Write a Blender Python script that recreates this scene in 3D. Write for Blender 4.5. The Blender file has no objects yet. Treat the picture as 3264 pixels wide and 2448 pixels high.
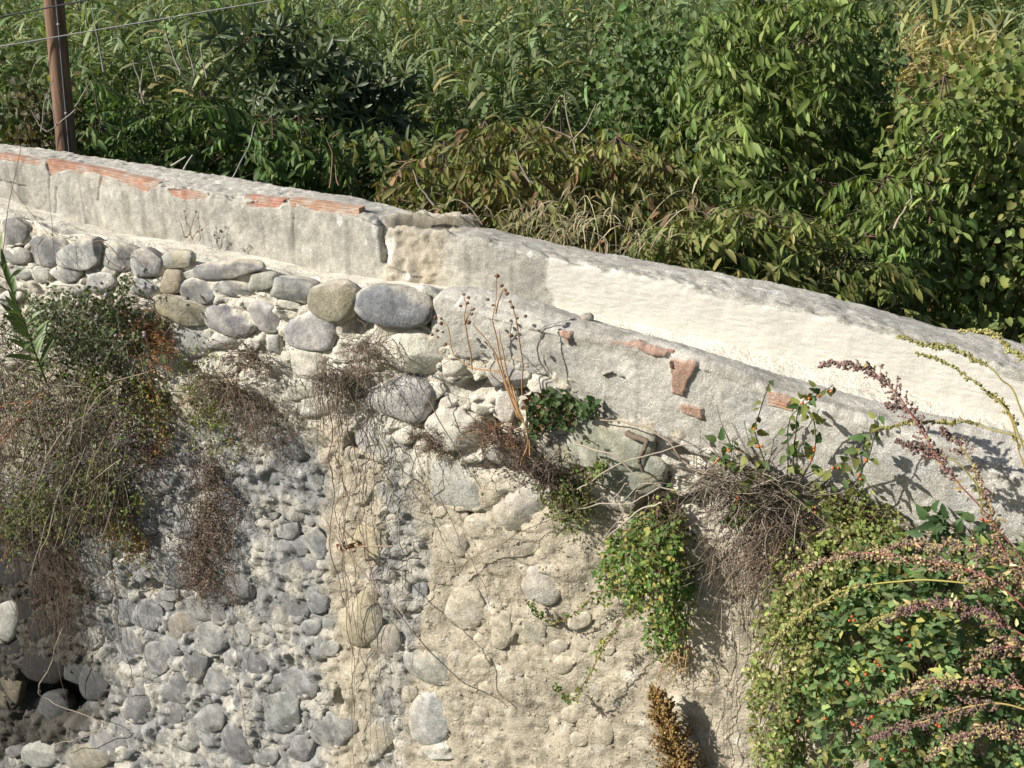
import bpy, bmesh, math, random
import numpy as np
from mathutils import Vector, Matrix

random.seed(7)
rng = np.random.default_rng(7)
scene = bpy.context.scene
col = scene.collection

# ------------------------------------------------------------------ camera
PITCH = math.radians(25.0)
FPX = 3400.0                      # focal length in pixels of the 3264 px wide photograph
CAM = np.array((0.0, 0.0, 7.0))
cam_data = bpy.data.cameras.new('camera')
cam = bpy.data.objects.new('camera', cam_data)
col.objects.link(cam)
cam.location = CAM
cam.rotation_euler = (math.pi / 2 - PITCH, 0, 0)
cam_data.sensor_width = 36.0
cam_data.lens = 36.0 * FPX / 3264.0
cam_data.clip_start = 0.05
cam_data.clip_end = 2000
scene.camera = cam

# ------------------------------------------------------------------ sun and sky
SUN_TRAVEL = Vector((0.81, 0.20, -0.56)).normalized()    # direction the light travels
elev = math.asin(-SUN_TRAVEL.z)
azim = math.atan2(-SUN_TRAVEL.x, -SUN_TRAVEL.y)            # compass angle of the sun, clockwise from +Y
world = bpy.data.worlds.new('World')
scene.world = world
world.use_nodes = True
wn = world.node_tree
sky = wn.nodes.new('ShaderNodeTexSky')
sky.sky_type = 'NISHITA'
sky.sun_disc = False
sky.sun_elevation = elev
sky.sun_rotation = azim
sky.air_density = 1.0
sky.dust_density = 1.5
wn.links.new(sky.outputs[0], wn.nodes['Background'].inputs[0])
wn.nodes['Background'].inputs[1].default_value = 0.062
sun_data = bpy.data.lights.new('sun', 'SUN')
sun_data.energy = 5.0
sun_data.angle = math.radians(0.53)
sun_data.color = (1.0, 0.95, 0.87)
sun = bpy.data.objects.new('sun', sun_data)
col.objects.link(sun)
sun.rotation_euler = SUN_TRAVEL.to_track_quat('-Z', 'Y').to_euler()
sun.location = (-20, -5, 30)
scene.view_settings.view_transform = 'Standard'
scene.view_settings.look = 'None'
scene.view_settings.exposure = 0.33
scene.view_settings.gamma = 1.0
scene.cycles.use_denoising = True
scene.cycles.max_bounces = 4
scene.cycles.diffuse_bounces = 2
scene.cycles.glossy_bounces = 1
scene.cycles.transmission_bounces = 3
scene.cycles.use_adaptive_sampling = True
scene.cycles.adaptive_threshold = 0.03
scene.cycles.transparent_max_bounces = 4

# ------------------------------------------------------------------ measuring helpers
CP, SP = math.cos(PITCH), math.sin(PITCH)
R_ = np.array((1.0, 0, 0)); F_ = np.array((0, CP, -SP)); U_ = np.array((0, SP, CP))

def ray(px, py):
    return F_ * FPX + R_ * (px - 1632.0) + U_ * (1224.0 - py)

def at(px, py, depth):
    """point seen at photo pixel px, py at a distance (along the view axis) from the camera"""
    return CAM + ray(px, py) * (depth / FPX)

# the wall: a vertical plane running from A (far left) to B (near right); s along it, n towards the camera
A_ = at(0, 700, 6.0); B_ = at(3264, 1450, 3.6)
D_ = np.array((B_[0] - A_[0], B_[1] - A_[1], 0.0)); D_ /= np.linalg.norm(D_)
N_ = np.array((D_[1], -D_[0], 0.0))
if N_ @ (CAM - A_) < 0: N_ = -N_
O_ = np.array((A_[0], A_[1], 0.0))

def W(s, n, z):
    """wall coordinates to world"""
    s = np.asarray(s, float)[..., None]; n = np.asarray(n, float)[..., None]; z = np.asarray(z, float)[..., None]
    return O_ + D_ * s + N_ * n + np.array((0, 0, 1.0)) * z

def P(px, py, n=0.0):
    """photo pixel on the vertical plane at offset n from the wall face: (s, z)"""
    r = ray(px, py)
    t = (n - N_ @ (CAM - O_)) / (N_ @ r)
    p = CAM + r * t
    return float((p - O_) @ D_), float(p[2])

def PW(px, py, n=0.0):
    s, z = P(px, py, n)
    return W(s, n, z)

def curve_sz(pts, n):
    a = np.array([P(x, y, n) for x, y in pts])
    a = a[np.argsort(a[:, 0])]
    # straight continuation past both ends
    def ext(p, q, d): 
        m = (q[1] - p[1]) / (q[0] - p[0]); return np.array((q[0] + d, q[1] + m * d))
    a = np.vstack([ext(a[2], a[0], -4.0), a, ext(a[-3], a[-1], 4.0)])
    return a

def smooth_interp(a, s, win=0.12):
    out = np.zeros_like(s, dtype=float)
    ks = np.linspace(-win, win, 9)
    for k in ks: out += np.interp(s + k, a[:, 0], a[:, 1])
    return out / len(ks)

# ------------------------------------------------------------------ noise
def vnoise(p, seed=0):
    p = np.asarray(p, float)
    i = np.floor(p).astype(np.int64); f = p - i
    u = f * f * (3 - 2 * f)
    i = i.astype(np.uint32)
    def h(dx, dy, dz):
        with np.errstate(over='ignore'):
            v = (i[:, 0] + np.uint32(dx)) * np.uint32(374761393) + (i[:, 1] + np.uint32(dy)) * np.uint32(668265263) \
                + (i[:, 2] + np.uint32(dz)) * np.uint32(2246822519) + np.uint32((seed * 3266489917) & 0xffffffff)
            v = (v ^ (v >> np.uint32(13))) * np.uint32(1274126177)
            v = (v ^ (v >> np.uint32(15))) * np.uint32(2246822519)
            v = v ^ (v >> np.uint32(16))
        return v.astype(np.float64) / 4294967295.0
    x, y, z = u[:, 0], u[:, 1], u[:, 2]
    c00 = h(0,0,0)*(1-x)+h(1,0,0)*x; c10 = h(0,1,0)*(1-x)+h(1,1,0)*x
    c01 = h(0,0,1)*(1-x)+h(1,0,1)*x; c11 = h(0,1,1)*(1-x)+h(1,1,1)*x
    return ((c00*(1-y)+c10*y)*(1-z) + (c01*(1-y)+c11*y)*z) * 2 - 1

def fbm(p, scale, octaves=4, seed=0, gain=0.5):
    p = np.asarray(p, float) / scale
    out = 0; amp = 1.0; tot = 0
    for o in range(octaves):
        out = out + amp * vnoise(p * (2.03 ** o) + 17.3 * o, seed + o); tot += amp; amp *= gain
    return out / tot

def sstep(e0, e1, x):
    t = np.clip((x - e0) / (e1 - e0), 0, 1)
    return t * t * (3 - 2 * t)

def poly_sdf(x, y, poly):
    """signed distance (negative inside) from points to a polygon"""
    x = np.asarray(x, float); y = np.asarray(y, float)
    d = np.full(x.shape, 1e9); inside = np.zeros(x.shape, bool)
    m = len(poly)
    for k in range(m):
        x0, y0 = poly[k]; x1, y1 = poly[(k + 1) % m]
        ex, ey = x1 - x0, y1 - y0
        t = np.clip(((x - x0) * ex + (y - y0) * ey) / (ex * ex + ey * ey + 1e-12), 0, 1)
        d = np.minimum(d, np.hypot(x - x0 - t * ex, y - y0 - t * ey))
        cond = ((y0 > y) != (y1 > y)) & (x < (x1 - x0) * (y - y0) / (y1 - y0 + 1e-12) + x0)
        inside ^= cond
    return np.where(inside, -d, d)

def line_dist(x, y, pts):
    x = np.asarray(x, float); d = np.full(x.shape, 1e9)
    for (x0, y0), (x1, y1) in zip(pts[:-1], pts[1:]):
        ex, ey = x1 - x0, y1 - y0
        t = np.clip(((x - x0) * ex + (y - y0) * ey) / (ex * ex + ey * ey + 1e-12), 0, 1)
        d = np.minimum(d, np.hypot(x - x0 - t * ex, y - y0 - t * ey))
    return d

# ------------------------------------------------------------------ mesh helpers
def mesh_from(name, verts, faces_arrays, cols=None, smooth=True):
    """faces_arrays: list of (m, k) index arrays"""
    me = bpy.data.meshes.new(name)
    verts = np.asarray(verts, np.float32)
    fa = [np.asarray(f, np.int32) for f in faces_arrays if len(f)]
    nf = sum(len(f) for f in fa); nl = sum(f.size for f in fa)
    me.vertices.add(len(verts)); me.vertices.foreach_set('co', verts.ravel())
    me.loops.add(nl); me.polygons.add(nf)
    me.loops.foreach_set('vertex_index', np.concatenate([f.ravel() for f in fa]))
    sizes = np.concatenate([np.full(len(f), f.shape[1], np.int32) for f in fa])
    starts = np.concatenate([[0], np.cumsum(sizes)[:-1]]).astype(np.int32)
    me.polygons.foreach_set('loop_start', starts)
    me.polygons.foreach_set('use_smooth', np.full(nf, smooth, bool))
    if cols is not None:
        ca = me.color_attributes.new('Col', 'FLOAT_COLOR', 'POINT')
        c4 = np.ones((len(verts), 4), np.float32); c4[:, :3] = np.asarray(cols, np.float32)[:, :3]
        ca.data.foreach_set('color', c4.ravel())
    me.update(calc_edges=True)
    me.validate()
    return me

def link(name, me, mat=None, parent=None):
    o = bpy.data.objects.new(name, me)
    col.objects.link(o)
    if mat is not None and me is not None and len(me.materials) == 0:
        me.materials.append(mat)
    if parent is not None: o.parent = parent
    return o

def thing(name, label, cat, loc=(0, 0, 0), group=None):
    o = bpy.data.objects.new(name, None)
    o.empty_display_size = 0.1
    col.objects.link(o)
    o.location = loc
    tag(o, label, cat, group)
    return o

def tag(o, label=None, cat=None, group=None, kind=None):
    if label: o['label'] = label
    if cat: o['category'] = cat
    if group: o['group'] = group
    if kind: o['kind'] = kind
    return o

class Acc:
    """collects geometry that will be ONE mesh object"""
    def __init__(self): self.v = []; self.f = {}; self.c = []; self.n = 0
    def add(self, v, faces, c):
        v = np.asarray(v, float)
        if len(v) == 0: return
        c = np.asarray(c, float)
        if c.ndim == 1: c = np.tile(c, (len(v), 1))
        for f in faces:
            f = np.asarray(f)
            if f.size: self.f.setdefault(f.shape[1], []).append(f + self.n)
        self.v.append(v); self.c.append(c); self.n += len(v)
    def tube(self, pts, r, c, sides=4):
        pts = np.asarray(pts, float); m = len(pts)
        r = np.broadcast_to(np.asarray(r, float), (m,)) if np.ndim(r) == 0 else np.asarray(r, float)
        if len(r) != m: r = np.interp(np.linspace(0, 1, m), np.linspace(0, 1, len(r)), r)
        t = np.gradient(pts, axis=0); t /= np.linalg.norm(t, axis=1, keepdims=True) + 1e-9
        ref = np.array((0.31, 0.17, 0.93)); 
        a = np.cross(t, ref); bad = np.linalg.norm(a, axis=1) < 0.1
        a[bad] = np.cross(t[bad], np.array((1.0, 0, 0)))
        a /= np.linalg.norm(a, axis=1, keepdims=True); b = np.cross(t, a)
        ang = np.arange(sides) * 2 * math.pi / sides
        v = pts[:, None] + r[:, None, None] * (np.cos(ang)[None, :, None] * a[:, None] + np.sin(ang)[None, :, None] * b[:, None])
        idx = np.arange(m * sides).reshape(m, sides)
        q = np.stack([idx[:-1], np.roll(idx[:-1], -1, 1), np.roll(idx[1:], -1, 1), idx[1:]], -1).reshape(-1, 4)
        self.add(v.reshape(-1, 3), [q], c)
    def batch(self, tmpl, pos, x, up, size, colr, roll=None, width=None, tipdark=None):
        """tmpl=(V,[faces]); copies with local x axis along x, local z near up; size length; width optional factor"""
        V, F = tmpl
        pos = np.atleast_2d(np.asarray(pos, float)); N = len(pos)
        if N == 0: return
        x = np.broadcast_to(np.asarray(x, float), (N, 3)); x = x / (np.linalg.norm(x, axis=1, keepdims=True) + 1e-9)
        up = np.broadcast_to(np.asarray(up, float), (N, 3))
        z = up - x * np.sum(up * x, 1, keepdims=True)
        ln = np.linalg.norm(z, axis=1, keepdims=True)
        z = np.where(ln < 1e-3, np.cross(x, np.array((0.3, 0.9, 0.2))), z)
        z = z / (np.linalg.norm(z, axis=1, keepdims=True) + 1e-9)
        y = np.cross(z, x)
        if roll is not None:
            cr, sr = np.cos(roll)[:, None], np.sin(roll)[:, None]
            y, z = y * cr + z * sr, z * cr - y * sr
        size = np.broadcast_to(np.asarray(size, float), (N,))
        wd = size if width is None else size * np.broadcast_to(np.asarray(width, float), (N,))
        v = pos[:, None] + x[:, None] * (V[None, :, 0:1] * size[:, None, None]) + y[:, None] * (V[None, :, 1:2] * wd[:, None, None]) \
            + z[:, None] * (V[None, :, 2:3] * size[:, None, None])
        k = len(V)
        off = (np.arange(N) * k)[:, None, None]
        colr = np.asarray(colr, float)
        if colr.ndim == 1: colr = np.tile(colr, (N, 1))
        cc = np.repeat(colr, k, axis=0)
        self.add(v.reshape(-1, 3), [(np.asarray(f)[None] + off).reshape(-1, np.asarray(f).shape[1]) for f in F if len(f)], cc)
    def build(self, name, mat, parent=None, smooth=True):
        if self.n == 0: return None
        v = np.concatenate(self.v); c = np.concatenate(self.c)
        fs = [np.concatenate(x) for x in self.f.values()]
        if parent is not None and parent.type == 'EMPTY': v = v - np.array(parent.location)
        elif parent is not None:
            root = parent.parent
            if root is not None: v = v - np.array(root.location)
        o = link(name, mesh_from(name, v, fs, c, smooth), mat, parent)
        if name in ('leaves', 'stems', 'seeds', 'bracts', 'foliage', 'blades', 'shoots'): o['kind'] = 'stuff'   # too many and too small to pick apart
        return o

def unit(v):
    v = np.asarray(v, float); return v / (np.linalg.norm(v, axis=-1, keepdims=True) + 1e-9)

def t_leaf(n=2, w=0.4, fold=0.12, droop=0.15, belly=0.4, wave=0.0):
    """leaf with a folded midrib, pointed tip, drooping along its length"""
    xs = np.linspace(0, 1, n + 2)
    V = [(0, 0, 0)]
    for t in xs[1:-1]:
        hw = w * 0.5 * (math.sin(math.pi * t ** (math.log(0.5) / math.log(belly)))) ** 0.8
        z = -droop * t * t
        V += [(t, -hw, z + fold * hw * 2 + wave * math.sin(9 * t)), (t, 0, z), (t, hw, z + fold * hw * 2 - wave * math.sin(9 * t))]
    V.append((1, 0, -droop))
    tri, quad = [], []
    tri += [(0, 1, 2), (0, 2, 3)]
    for k in range(n - 1):
        a = 1 + 3 * k; b = a + 3
        quad += [(a, b, b + 1, a + 1), (a + 1, b + 1, b + 2, a + 2)]
    l = 1 + 3 * (n - 1); e = len(V) - 1
    tri += [(l, e, l + 1), (l + 1, e, l + 2)]
    return np.array(V, float), [np.array(tri), np.array(quad).reshape(-1, 4)]

def t_strip(n=6, w=0.08, droop=0.5, fold=0.02):
    V = []; quad = []; tri = []
    ang = 0.0; x = z = 0.0; step = 1.0 / n
    for k in range(n + 1):
        t = k / n
        hw = w * 0.5 * (min(1.0, 0.55 + 2.2 * t) if t < 0.4 else (1 - (t - 0.4) / 0.6) ** 0.7)
        if k < n: V += [(x, -hw, z + fold * (hw / w)), (x, hw, z + fold * (hw / w))]
        else: V.append((x, 0, z))
        ang -= droop * step * (0.6 + 1.6 * t) 
        x += step * math.cos(ang); z += step * math.sin(ang)
    for k in range(n - 1): quad.append((2 * k, 2 * k + 2, 2 * k + 3, 2 * k + 1))
    tri.append((2 * n - 2, 2 * n, 2 * n - 1))
    return np.array(V, float), [np.array(tri), np.array(quad)]

def t_heart(w=1.0, fold=0.12, droop=0.2):
    """broad heart shaped leaf"""
    V = np.array([(0, 0, 0), (-0.12, -0.30, .03), (0.18, -0.5, .06), (0.6, -0.36, 0.0), (1, 0, -droop), (0.6, 0.36, 0.0), (0.18, 0.5, .06), (-0.12, 0.30, .03), (0.45, 0, -0.05)], float)
    V[:, 1] *= w
    V[:, 2] += fold * np.abs(V[:, 1])
    tri = [(8, 0, 1), (8, 1, 2), (8, 2, 3), (8, 3, 4), (8, 4, 5), (8, 5, 6), (8, 6, 7), (8, 7, 0)]
    return V, [np.array(tri)]

def t_lobed(w=0.8, fold=0.15, droop=0.2):
    """nightshade leaf: broad with a few blunt teeth"""
    out = [(0, 0), (0.12, .30), (0.28, .46), (0.36, .36), (0.52, .40), (0.60, .27), (0.78, .22), (1.0, 0)]
    V = [(x, -y * w, 0) for x, y in out] + [(x, y * w, 0) for x, y in out[1:-1]] + [(0.35, 0, 0), (0.68, 0, 0)]
    V = np.array(V, float)
    V[:, 2] = fold * np.abs(V[:, 1]) - droop * V[:, 0] ** 2
    L = list(range(0, 8)); Rr = [0] + list(range(8, 14)) + [7]
    m1, m2 = 14, 15
    tri = []
    for S, sg in ((L, 1), (Rr, -1)):
        for k in range(7):
            m = m1 if k < 3 else m2
            tri.append((m, S[k], S[k + 1]) if sg > 0 else (m, S[k + 1], S[k]))
        tri.append((m1, S[3], m2) if sg > 0 else (m1, m2, S[3]))
    tri.append((m1, 0, m1)) if False else None
    return V, [np.array(tri)]

def ico(sub):
    bm = bmesh.new(); bmesh.ops.create_icosphere(bm, subdivisions=sub, radius=1.0)
    v = np.array([x.co[:] for x in bm.verts]); f = np.array([[q.index for q in x.verts] for x in bm.faces])
    bm.free(); return v, f
ICO = {k: ico(k) for k in (1, 2, 3, 4)}
OCTA = (np.array([(1, 0, 0), (-1, 0, 0), (0, 1, 0), (0, -1, 0), (0, 0, 1), (0, 0, -1)], float),
        [np.array([(0, 2, 4), (2, 1, 4), (1, 3, 4), (3, 0, 4), (2, 0, 5), (1, 2, 5), (3, 1, 5), (0, 3, 5)])])

def crom(pts, m=8):
    """smooth curve through the points"""
    p = np.asarray(pts, float)
    if len(p) < 3:
        t = np.linspace(0, 1, m)[:, None]; return p[0] * (1 - t) + p[-1] * t
    q = np.vstack([2 * p[0] - p[1], p, 2 * p[-1] - p[-2]])
    out = []
    for k in range(1, len(q) - 2):
        t = np.linspace(0, 1, m, endpoint=False)[:, None]
        a, b, c, d = q[k - 1], q[k], q[k + 1], q[k + 2]
        out.append(0.5 * ((2 * b) + (-a + c) * t + (2 * a - 5 * b + 4 * c - d) * t ** 2 + (-a + 3 * b - 3 * c + d) * t ** 3))
    out.append(p[-1:]); return np.vstack(out)

def jit(pts, amp, seed=None):
    p = np.array(pts, float)
    k = len(p)
    w = rng.normal(0, amp, p.shape); 
    for _ in range(2): w = (np.roll(w, 1, 0) + w + np.roll(w, -1, 0)) / 2.2
    w[0] = 0
    return p + w

def vary(c, n, amt=0.15, hue=0.06):
    c = np.asarray(c, float)
    if c.ndim == 1: c = c[None]
    base = c[rng.integers(0, len(c), n)]
    b = np.exp(rng.normal(0, amt, (n, 1))); h = np.exp(rng.normal(0, hue, (n, 3)))
    return np.clip(base * b * h, 0.004, 0.9)

# ------------------------------------------------------------------ materials
def new_mat(name):
    m = bpy.data.materials.new(name); m.use_nodes = True
    nt = m.node_tree; b = nt.nodes['Principled BSDF']
    return m, nt, b

def mineral(name, speck=0.25, speck_scale=120.0, mottle=0.25, mottle_scale=9.0, bump=0.4, bump_scale=60.0, bump_dist=0.01, rough=0.9, grains=0.0):
    """stone, mortar and concrete: vertex colour with grain, mottling and fine relief in object space"""
    m, nt, b = new_mat(name)
    N = nt.nodes.new; L = nt.links.new
    tc = N('ShaderNodeTexCoord'); at_ = N('ShaderNodeAttribute'); at_.attribute_name = 'Col'
    n1 = N('ShaderNodeTexNoise'); n1.inputs['Scale'].default_value = mottle_scale; n1.inputs['Detail'].default_value = 3; n1.inputs['Roughness'].default_value = .65
    n2 = N('ShaderNodeTexNoise'); n2.inputs['Scale'].default_value = speck_scale; n2.inputs['Detail'].default_value = 1.5; n2.inputs['Roughness'].default_value = .7
    for n in (n1, n2): L(tc.outputs['Object'], n.inputs['Vector'])
    r1 = N('ShaderNodeMapRange'); r1.inputs[1].default_value = .3; r1.inputs[2].default_value = .7; r1.inputs[3].default_value = 1 - mottle; r1.inputs[4].default_value = 1 + mottle
    r2 = N('ShaderNodeMapRange'); r2.inputs[1].default_value = .32; r2.inputs[2].default_value = .68; r2.inputs[3].default_value = 1 - speck; r2.inputs[4].default_value = 1 + speck
    L(n1.outputs[0], r1.inputs[0]); L(n2.outputs[0], r2.inputs[0])
    mu = N('ShaderNodeMath'); mu.operation = 'MULTIPLY'; L(r1.outputs[0], mu.inputs[0]); L(r2.outputs[0], mu.inputs[1])
    vm = N('ShaderNodeVectorMath'); vm.operation = 'SCALE'; L(at_.outputs['Color'], vm.inputs[0]); L(mu.outputs[0], vm.inputs['Scale'])
    L(vm.outputs[0], b.inputs['Base Color'])
    if grains:      # pale aggregate grains washed out of the cement
        vo = N('ShaderNodeTexVoronoi'); vo.inputs['Scale'].default_value = 105; L(tc.outputs['Object'], vo.inputs['Vector'])
        gr = N('ShaderNodeMapRange'); gr.inputs[1].default_value = .38; gr.inputs[2].default_value = .14; gr.inputs[3].default_value = 1 - grains * .45; gr.inputs[4].default_value = 1 + grains
        L(vo.outputs['Distance'], gr.inputs[0])
        m2 = N('ShaderNodeMath'); m2.operation = 'MULTIPLY'; L(mu.outputs[0], m2.inputs[0]); L(gr.outputs[0], m2.inputs[1]); L(m2.outputs[0], vm.inputs['Scale'])
    b.inputs['Roughness'].default_value = rough
    b.inputs['Specular IOR Level'].default_value = 0.25
    n3 = N('ShaderNodeTexNoise'); n3.inputs['Scale'].default_value = bump_scale; n3.inputs['Detail'].default_value = 4; n3.inputs['Roughness'].default_value = .72
    L(tc.outputs['Object'], n3.inputs['Vector'])
    bp = N('ShaderNodeBump'); bp.inputs['Strength'].default_value = bump; bp.inputs['Distance'].default_value = bump_dist
    L(n3.outputs[0], bp.inputs['Height']); L(bp.outputs[0], b.inputs['Normal'])
    return m

def foliage(name, trans=0.3, rough=0.5, spec=0.4, rand=0.25):
    """leaf: vertex colour, a little different on every object, some light passing through"""
    m, nt, b = new_mat(name)
    N = nt.nodes.new; L = nt.links.new
    at_ = N('ShaderNodeAttribute'); at_.attribute_name = 'Col'
    oi = N('ShaderNodeObjectInfo'); mr = N('ShaderNodeMapRange')
    mr.inputs[3].default_value = 1 - rand; mr.inputs[4].default_value = 1 + rand
    L(oi.outputs['Random'], mr.inputs[0])
    vm = N('ShaderNodeVectorMath'); vm.operation = 'SCALE'; L(at_.outputs['Color'], vm.inputs[0]); L(mr.outputs[0], vm.inputs['Scale'])
    L(vm.outputs[0], b.inputs['Base Color'])
    b.inputs['Roughness'].default_value = rough; b.inputs['Specular IOR Level'].default_value = spec
    tr = N('ShaderNodeBsdfTranslucent')
    tv = N('ShaderNodeVectorMath'); tv.operation = 'MULTIPLY'; tv.inputs[1].default_value = (1.25, 1.3, 0.55); L(vm.outputs[0], tv.inputs[0]); L(tv.outputs[0], tr.inputs[0])
    mx = N('ShaderNodeMixShader'); mx.inputs[0].default_value = trans
    L(b.outputs[0], mx.inputs[1]); L(tr.outputs[0], mx.inputs[2])
    L(mx.outputs[0], nt.nodes['Material Output'].inputs['Surface'])
    return m

def plain(name, rough=0.8, spec=0.3):
    m, nt, b = new_mat(name)
    at_ = nt.nodes.new('ShaderNodeAttribute'); at_.attribute_name = 'Col'
    nt.links.new(at_.outputs['Color'], b.inputs['Base Color'])
    b.inputs['Roughness'].default_value = rough; b.inputs['Specular IOR Level'].default_value = spec
    return m

M_mortar = mineral('mortar', .22, 160, .22, 7, .9, 45, .018)
M_stone = mineral('river_stone', .30, 260, .30, 22, .8, 60, .010, .9)
M_conc = mineral('concrete', .22, 240, .20, 10, .9, 150, .007, .9, .30)
M_plaster = mineral('plaster', .10, 200, .08, 10, .5, 120, .006)
M_brick = mineral('fired_clay', .12, 150, .2, 18, .5, 90, .004)
M_leaf = foliage('leaf_blade', .26, .55, .25)
M_glossy = foliage('glossy_leaf', .15, .42, .35)
M_dry = foliage('dry_leaf', .2, .7, .2)
M_stem = plain('stem_bark', .85, .2)
M_berry = plain('berry_skin', .25, .5)
# ================================================================== terrain
def terrain():
    xs = np.concatenate([np.linspace(-600, -45, 12), np.linspace(-40, 40, 81), np.linspace(45, 600, 12)])
    ys = np.concatenate([np.linspace(-300, -12, 8), np.linspace(-10, 45, 56), np.linspace(50, 900, 18)])
    X, Y = np.meshgrid(xs, ys)
    nn = (X - O_[0]) * N_[0] + (Y - O_[1]) * N_[1]           # distance in front of the wall
    d = np.maximum(0, -nn - 13)
    Z = 1.6 * sstep(1.3, 3.2, -nn) + d * 0.14 + np.minimum(np.maximum(0, d - 12) * .3, 60)
    Z += 0.12 * fbm(np.stack([X.ravel(), Y.ravel(), 0 * X.ravel()], 1), 3.0, 3, 5).reshape(X.shape)
    ny, nx = X.shape
    idx = np.arange(nx * ny).reshape(ny, nx)
    q = np.stack([idx[:-1, :-1], idx[:-1, 1:], idx[1:, 1:], idx[1:, :-1]], -1).reshape(-1, 4)
    v = np.stack([X.ravel(), Y.ravel(), Z.ravel()], 1)
    c = np.array((.06, .065, .03)) * (1 + .5 * fbm(v, 2.0, 3, 9))[:, None]
    o = link('ground', mesh_from('ground', v, [q], c), mineral('soil', .3, 20, .4, 1.5, .6, 8, .05))
    tag(o, kind='structure')
    return o
terrain()
def ground_z(p):
    nn = (p[0] - O_[0]) * N_[0] + (p[1] - O_[1]) * N_[1]
    d = max(0, -nn - 13)
    return 1.6 + d * .14 + min(max(0, d - 12) * .3, 60)

# ================================================================== water channel on top of the wall
NF, NB = -0.40, -0.70            # inner face and back of the far channel wall
NT = -0.17                       # inner edge of the near channel wall
far_in = curve_sz([(0,497),(150,514),(300,542),(500,583),(700,622),(900,640),(1000,648),(1130,672),(1215,712),(1330,728),(1500,752),(1700,802),(1900,850),(2100,885),(2300,932),(2600,990),(2900,1065),(3264,1190)], NF)
far_bk = curve_sz([(0,455),(185,478),(400,510),(700,555),(1000,605),(1130,625),(1300,665),(1400,676),(1550,718),(1720,760),(1900,795),(2150,840),(2500,900),(2800,980),(3000,1037),(3264,1085)], NB)
floor_bk = curve_sz([(0,635),(100,665),(200,695),(330,740),(400,757),(560,778),(700,800),(850,830),(1000,868),(1150,888),(1350,915),(1600,950),(2000,1022),(2317,1090),(2700,1190),(3000,1280),(3206,1342)], NF)
deck_fr = curve_sz([(0,690),(100,702),(180,742),(350,772),(420,798),(500,818),(620,845),(820,872),(870,895),(1000,925),(1130,922),(1250,915),(1340,915)], -0.03)
near_fr = curve_sz([(1345,946),(1500,976),(1776,1044),(1940,1080),(2140,1113),(2300,1170),(2458,1236),(2700,1312),(3000,1412),(3264,1514)], 0.0)
near_in = curve_sz([(1350,908),(1500,907),(1650,935),(1870,1005),(2000,1045),(2260,1120),(2500,1190),(2740,1260),(3000,1322),(3264,1382)], NT)
near_bt = curve_sz([(1343,1062),(1373,1097),(1423,1127),(1500,1137),(1552,1147),(1636,1161),(1681,1181),(1736,1191),(1790,1225),(1850,1270),(1900,1320),(1960,1335),(2050,1360),(2150,1395),(2190,1430),(2300,1462),(2400,1490),(2500,1560),(2700,1620),(2850,1650),(3000,1700),(3264,1780)], 0.0)
S_NEAR = P(1345, 990, 0.0)[0]    # where the near channel wall breaks off
S0, S1 = -3.2, 7.2

C_CREAM = np.array((.60, .58, .515)); C_CONC = np.array((.47, .45, .39)); C_CONCD = np.array((.38, .355, .305))
C_LIME = np.array((.74, .73, .68)); C_GREYM = np.array((.285, .285, .275)); C_BEIGE = np.array((.475, .42, .32))
C_PALE = np.array((.62, .58, .485)); C_BRICK = np.array((.40, .22, .15))

channel = thing('water_channel', 'old plastered water channel on top of the rubble wall, brick showing through', 'channel', W(2.0, -0.4, 5.0))

def mixc(c, d, m):
    return c * (1 - m[:, None]) + np.asarray(d) * m[:, None]

def px_poly(pts, n): return [P(x, y, n) for x, y in pts]

far_bricks = [[(0,494),(60,502),(125,512),(128,525),(90,523),(60,508),(0,502)],
  [(142,508),(230,524),(320,539),(312,549),(262,544),(205,539),(185,546),(162,562),(152,540)],
  [(318,540),(420,562),(500,583),(496,593),(476,599),(472,613),(430,602),(398,586),(360,564),(322,552)],
  [(530,598),(590,604),(657,620),(650,632),(590,633),(550,626)],
  [(782,640),(840,634),(897,636),(895,656),(850,660),(790,656)],
  [(925,632),(1000,645),(1137,662),(1127,682),(1070,674),(1000,668),(940,647)]]
near_bricks = [[(1784,1056),(1822,1060),(1820,1098),(1804,1084)],
  [(1945,1092),(2035,1098),(2140,1124),(2132,1132),(2085,1134),(2035,1112)],
  [(2146,1142),(2227,1155),(2203,1207),(2187,1256),(2149,1245)],
  [(2462,1250),(2526,1270),(2512,1294),(2482,1274)],
  [(2176,1279),(2246,1296),(2244,1329),(2180,1310)]]

def loft(name, ns, profile_fn, shape_fn, parent, mat, s_a=S0, s_b=S1):
    """grid along the wall; profile_fn(s)-> (n,z) rows for every station; shape_fn displaces along the profile normal and colours"""
    s = np.linspace(s_a, s_b, ns)
    n, z, zone = profile_fn(s)                       # (rows, ns)
    rows = n.shape[0]
    tn = np.gradient(n, axis=0); tz = np.gradient(z, axis=0)
    ln = np.hypot(tn, tz) + 1e-9
    on, oz = tz / ln, -tn / ln                       # outward normal in the n,z plane
    Sg = np.broadcast_to(s, n.shape)
    h, cc, ds = shape_fn(Sg.ravel(), n.ravel(), z.ravel(), zone.ravel())
    h = h.reshape(n.shape)
    v = W(Sg + ds.reshape(n.shape), n + on * h, z + oz * h).reshape(-1, 3)
    idx = np.arange(rows * ns).reshape(rows, ns)
    q = np.stack([idx[:-1, :-1], idx[:-1, 1:], idx[1:, 1:], idx[1:, :-1]], -1).reshape(-1, 4)
    if (N_[0] * 0 + 1) > 0: pass
    o = link(name, mesh_from(name, v - np.array(parent.location), [q], cc), mat, parent)
    return o

def lerp(a, b, t): return a + (b - a) * t

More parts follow.
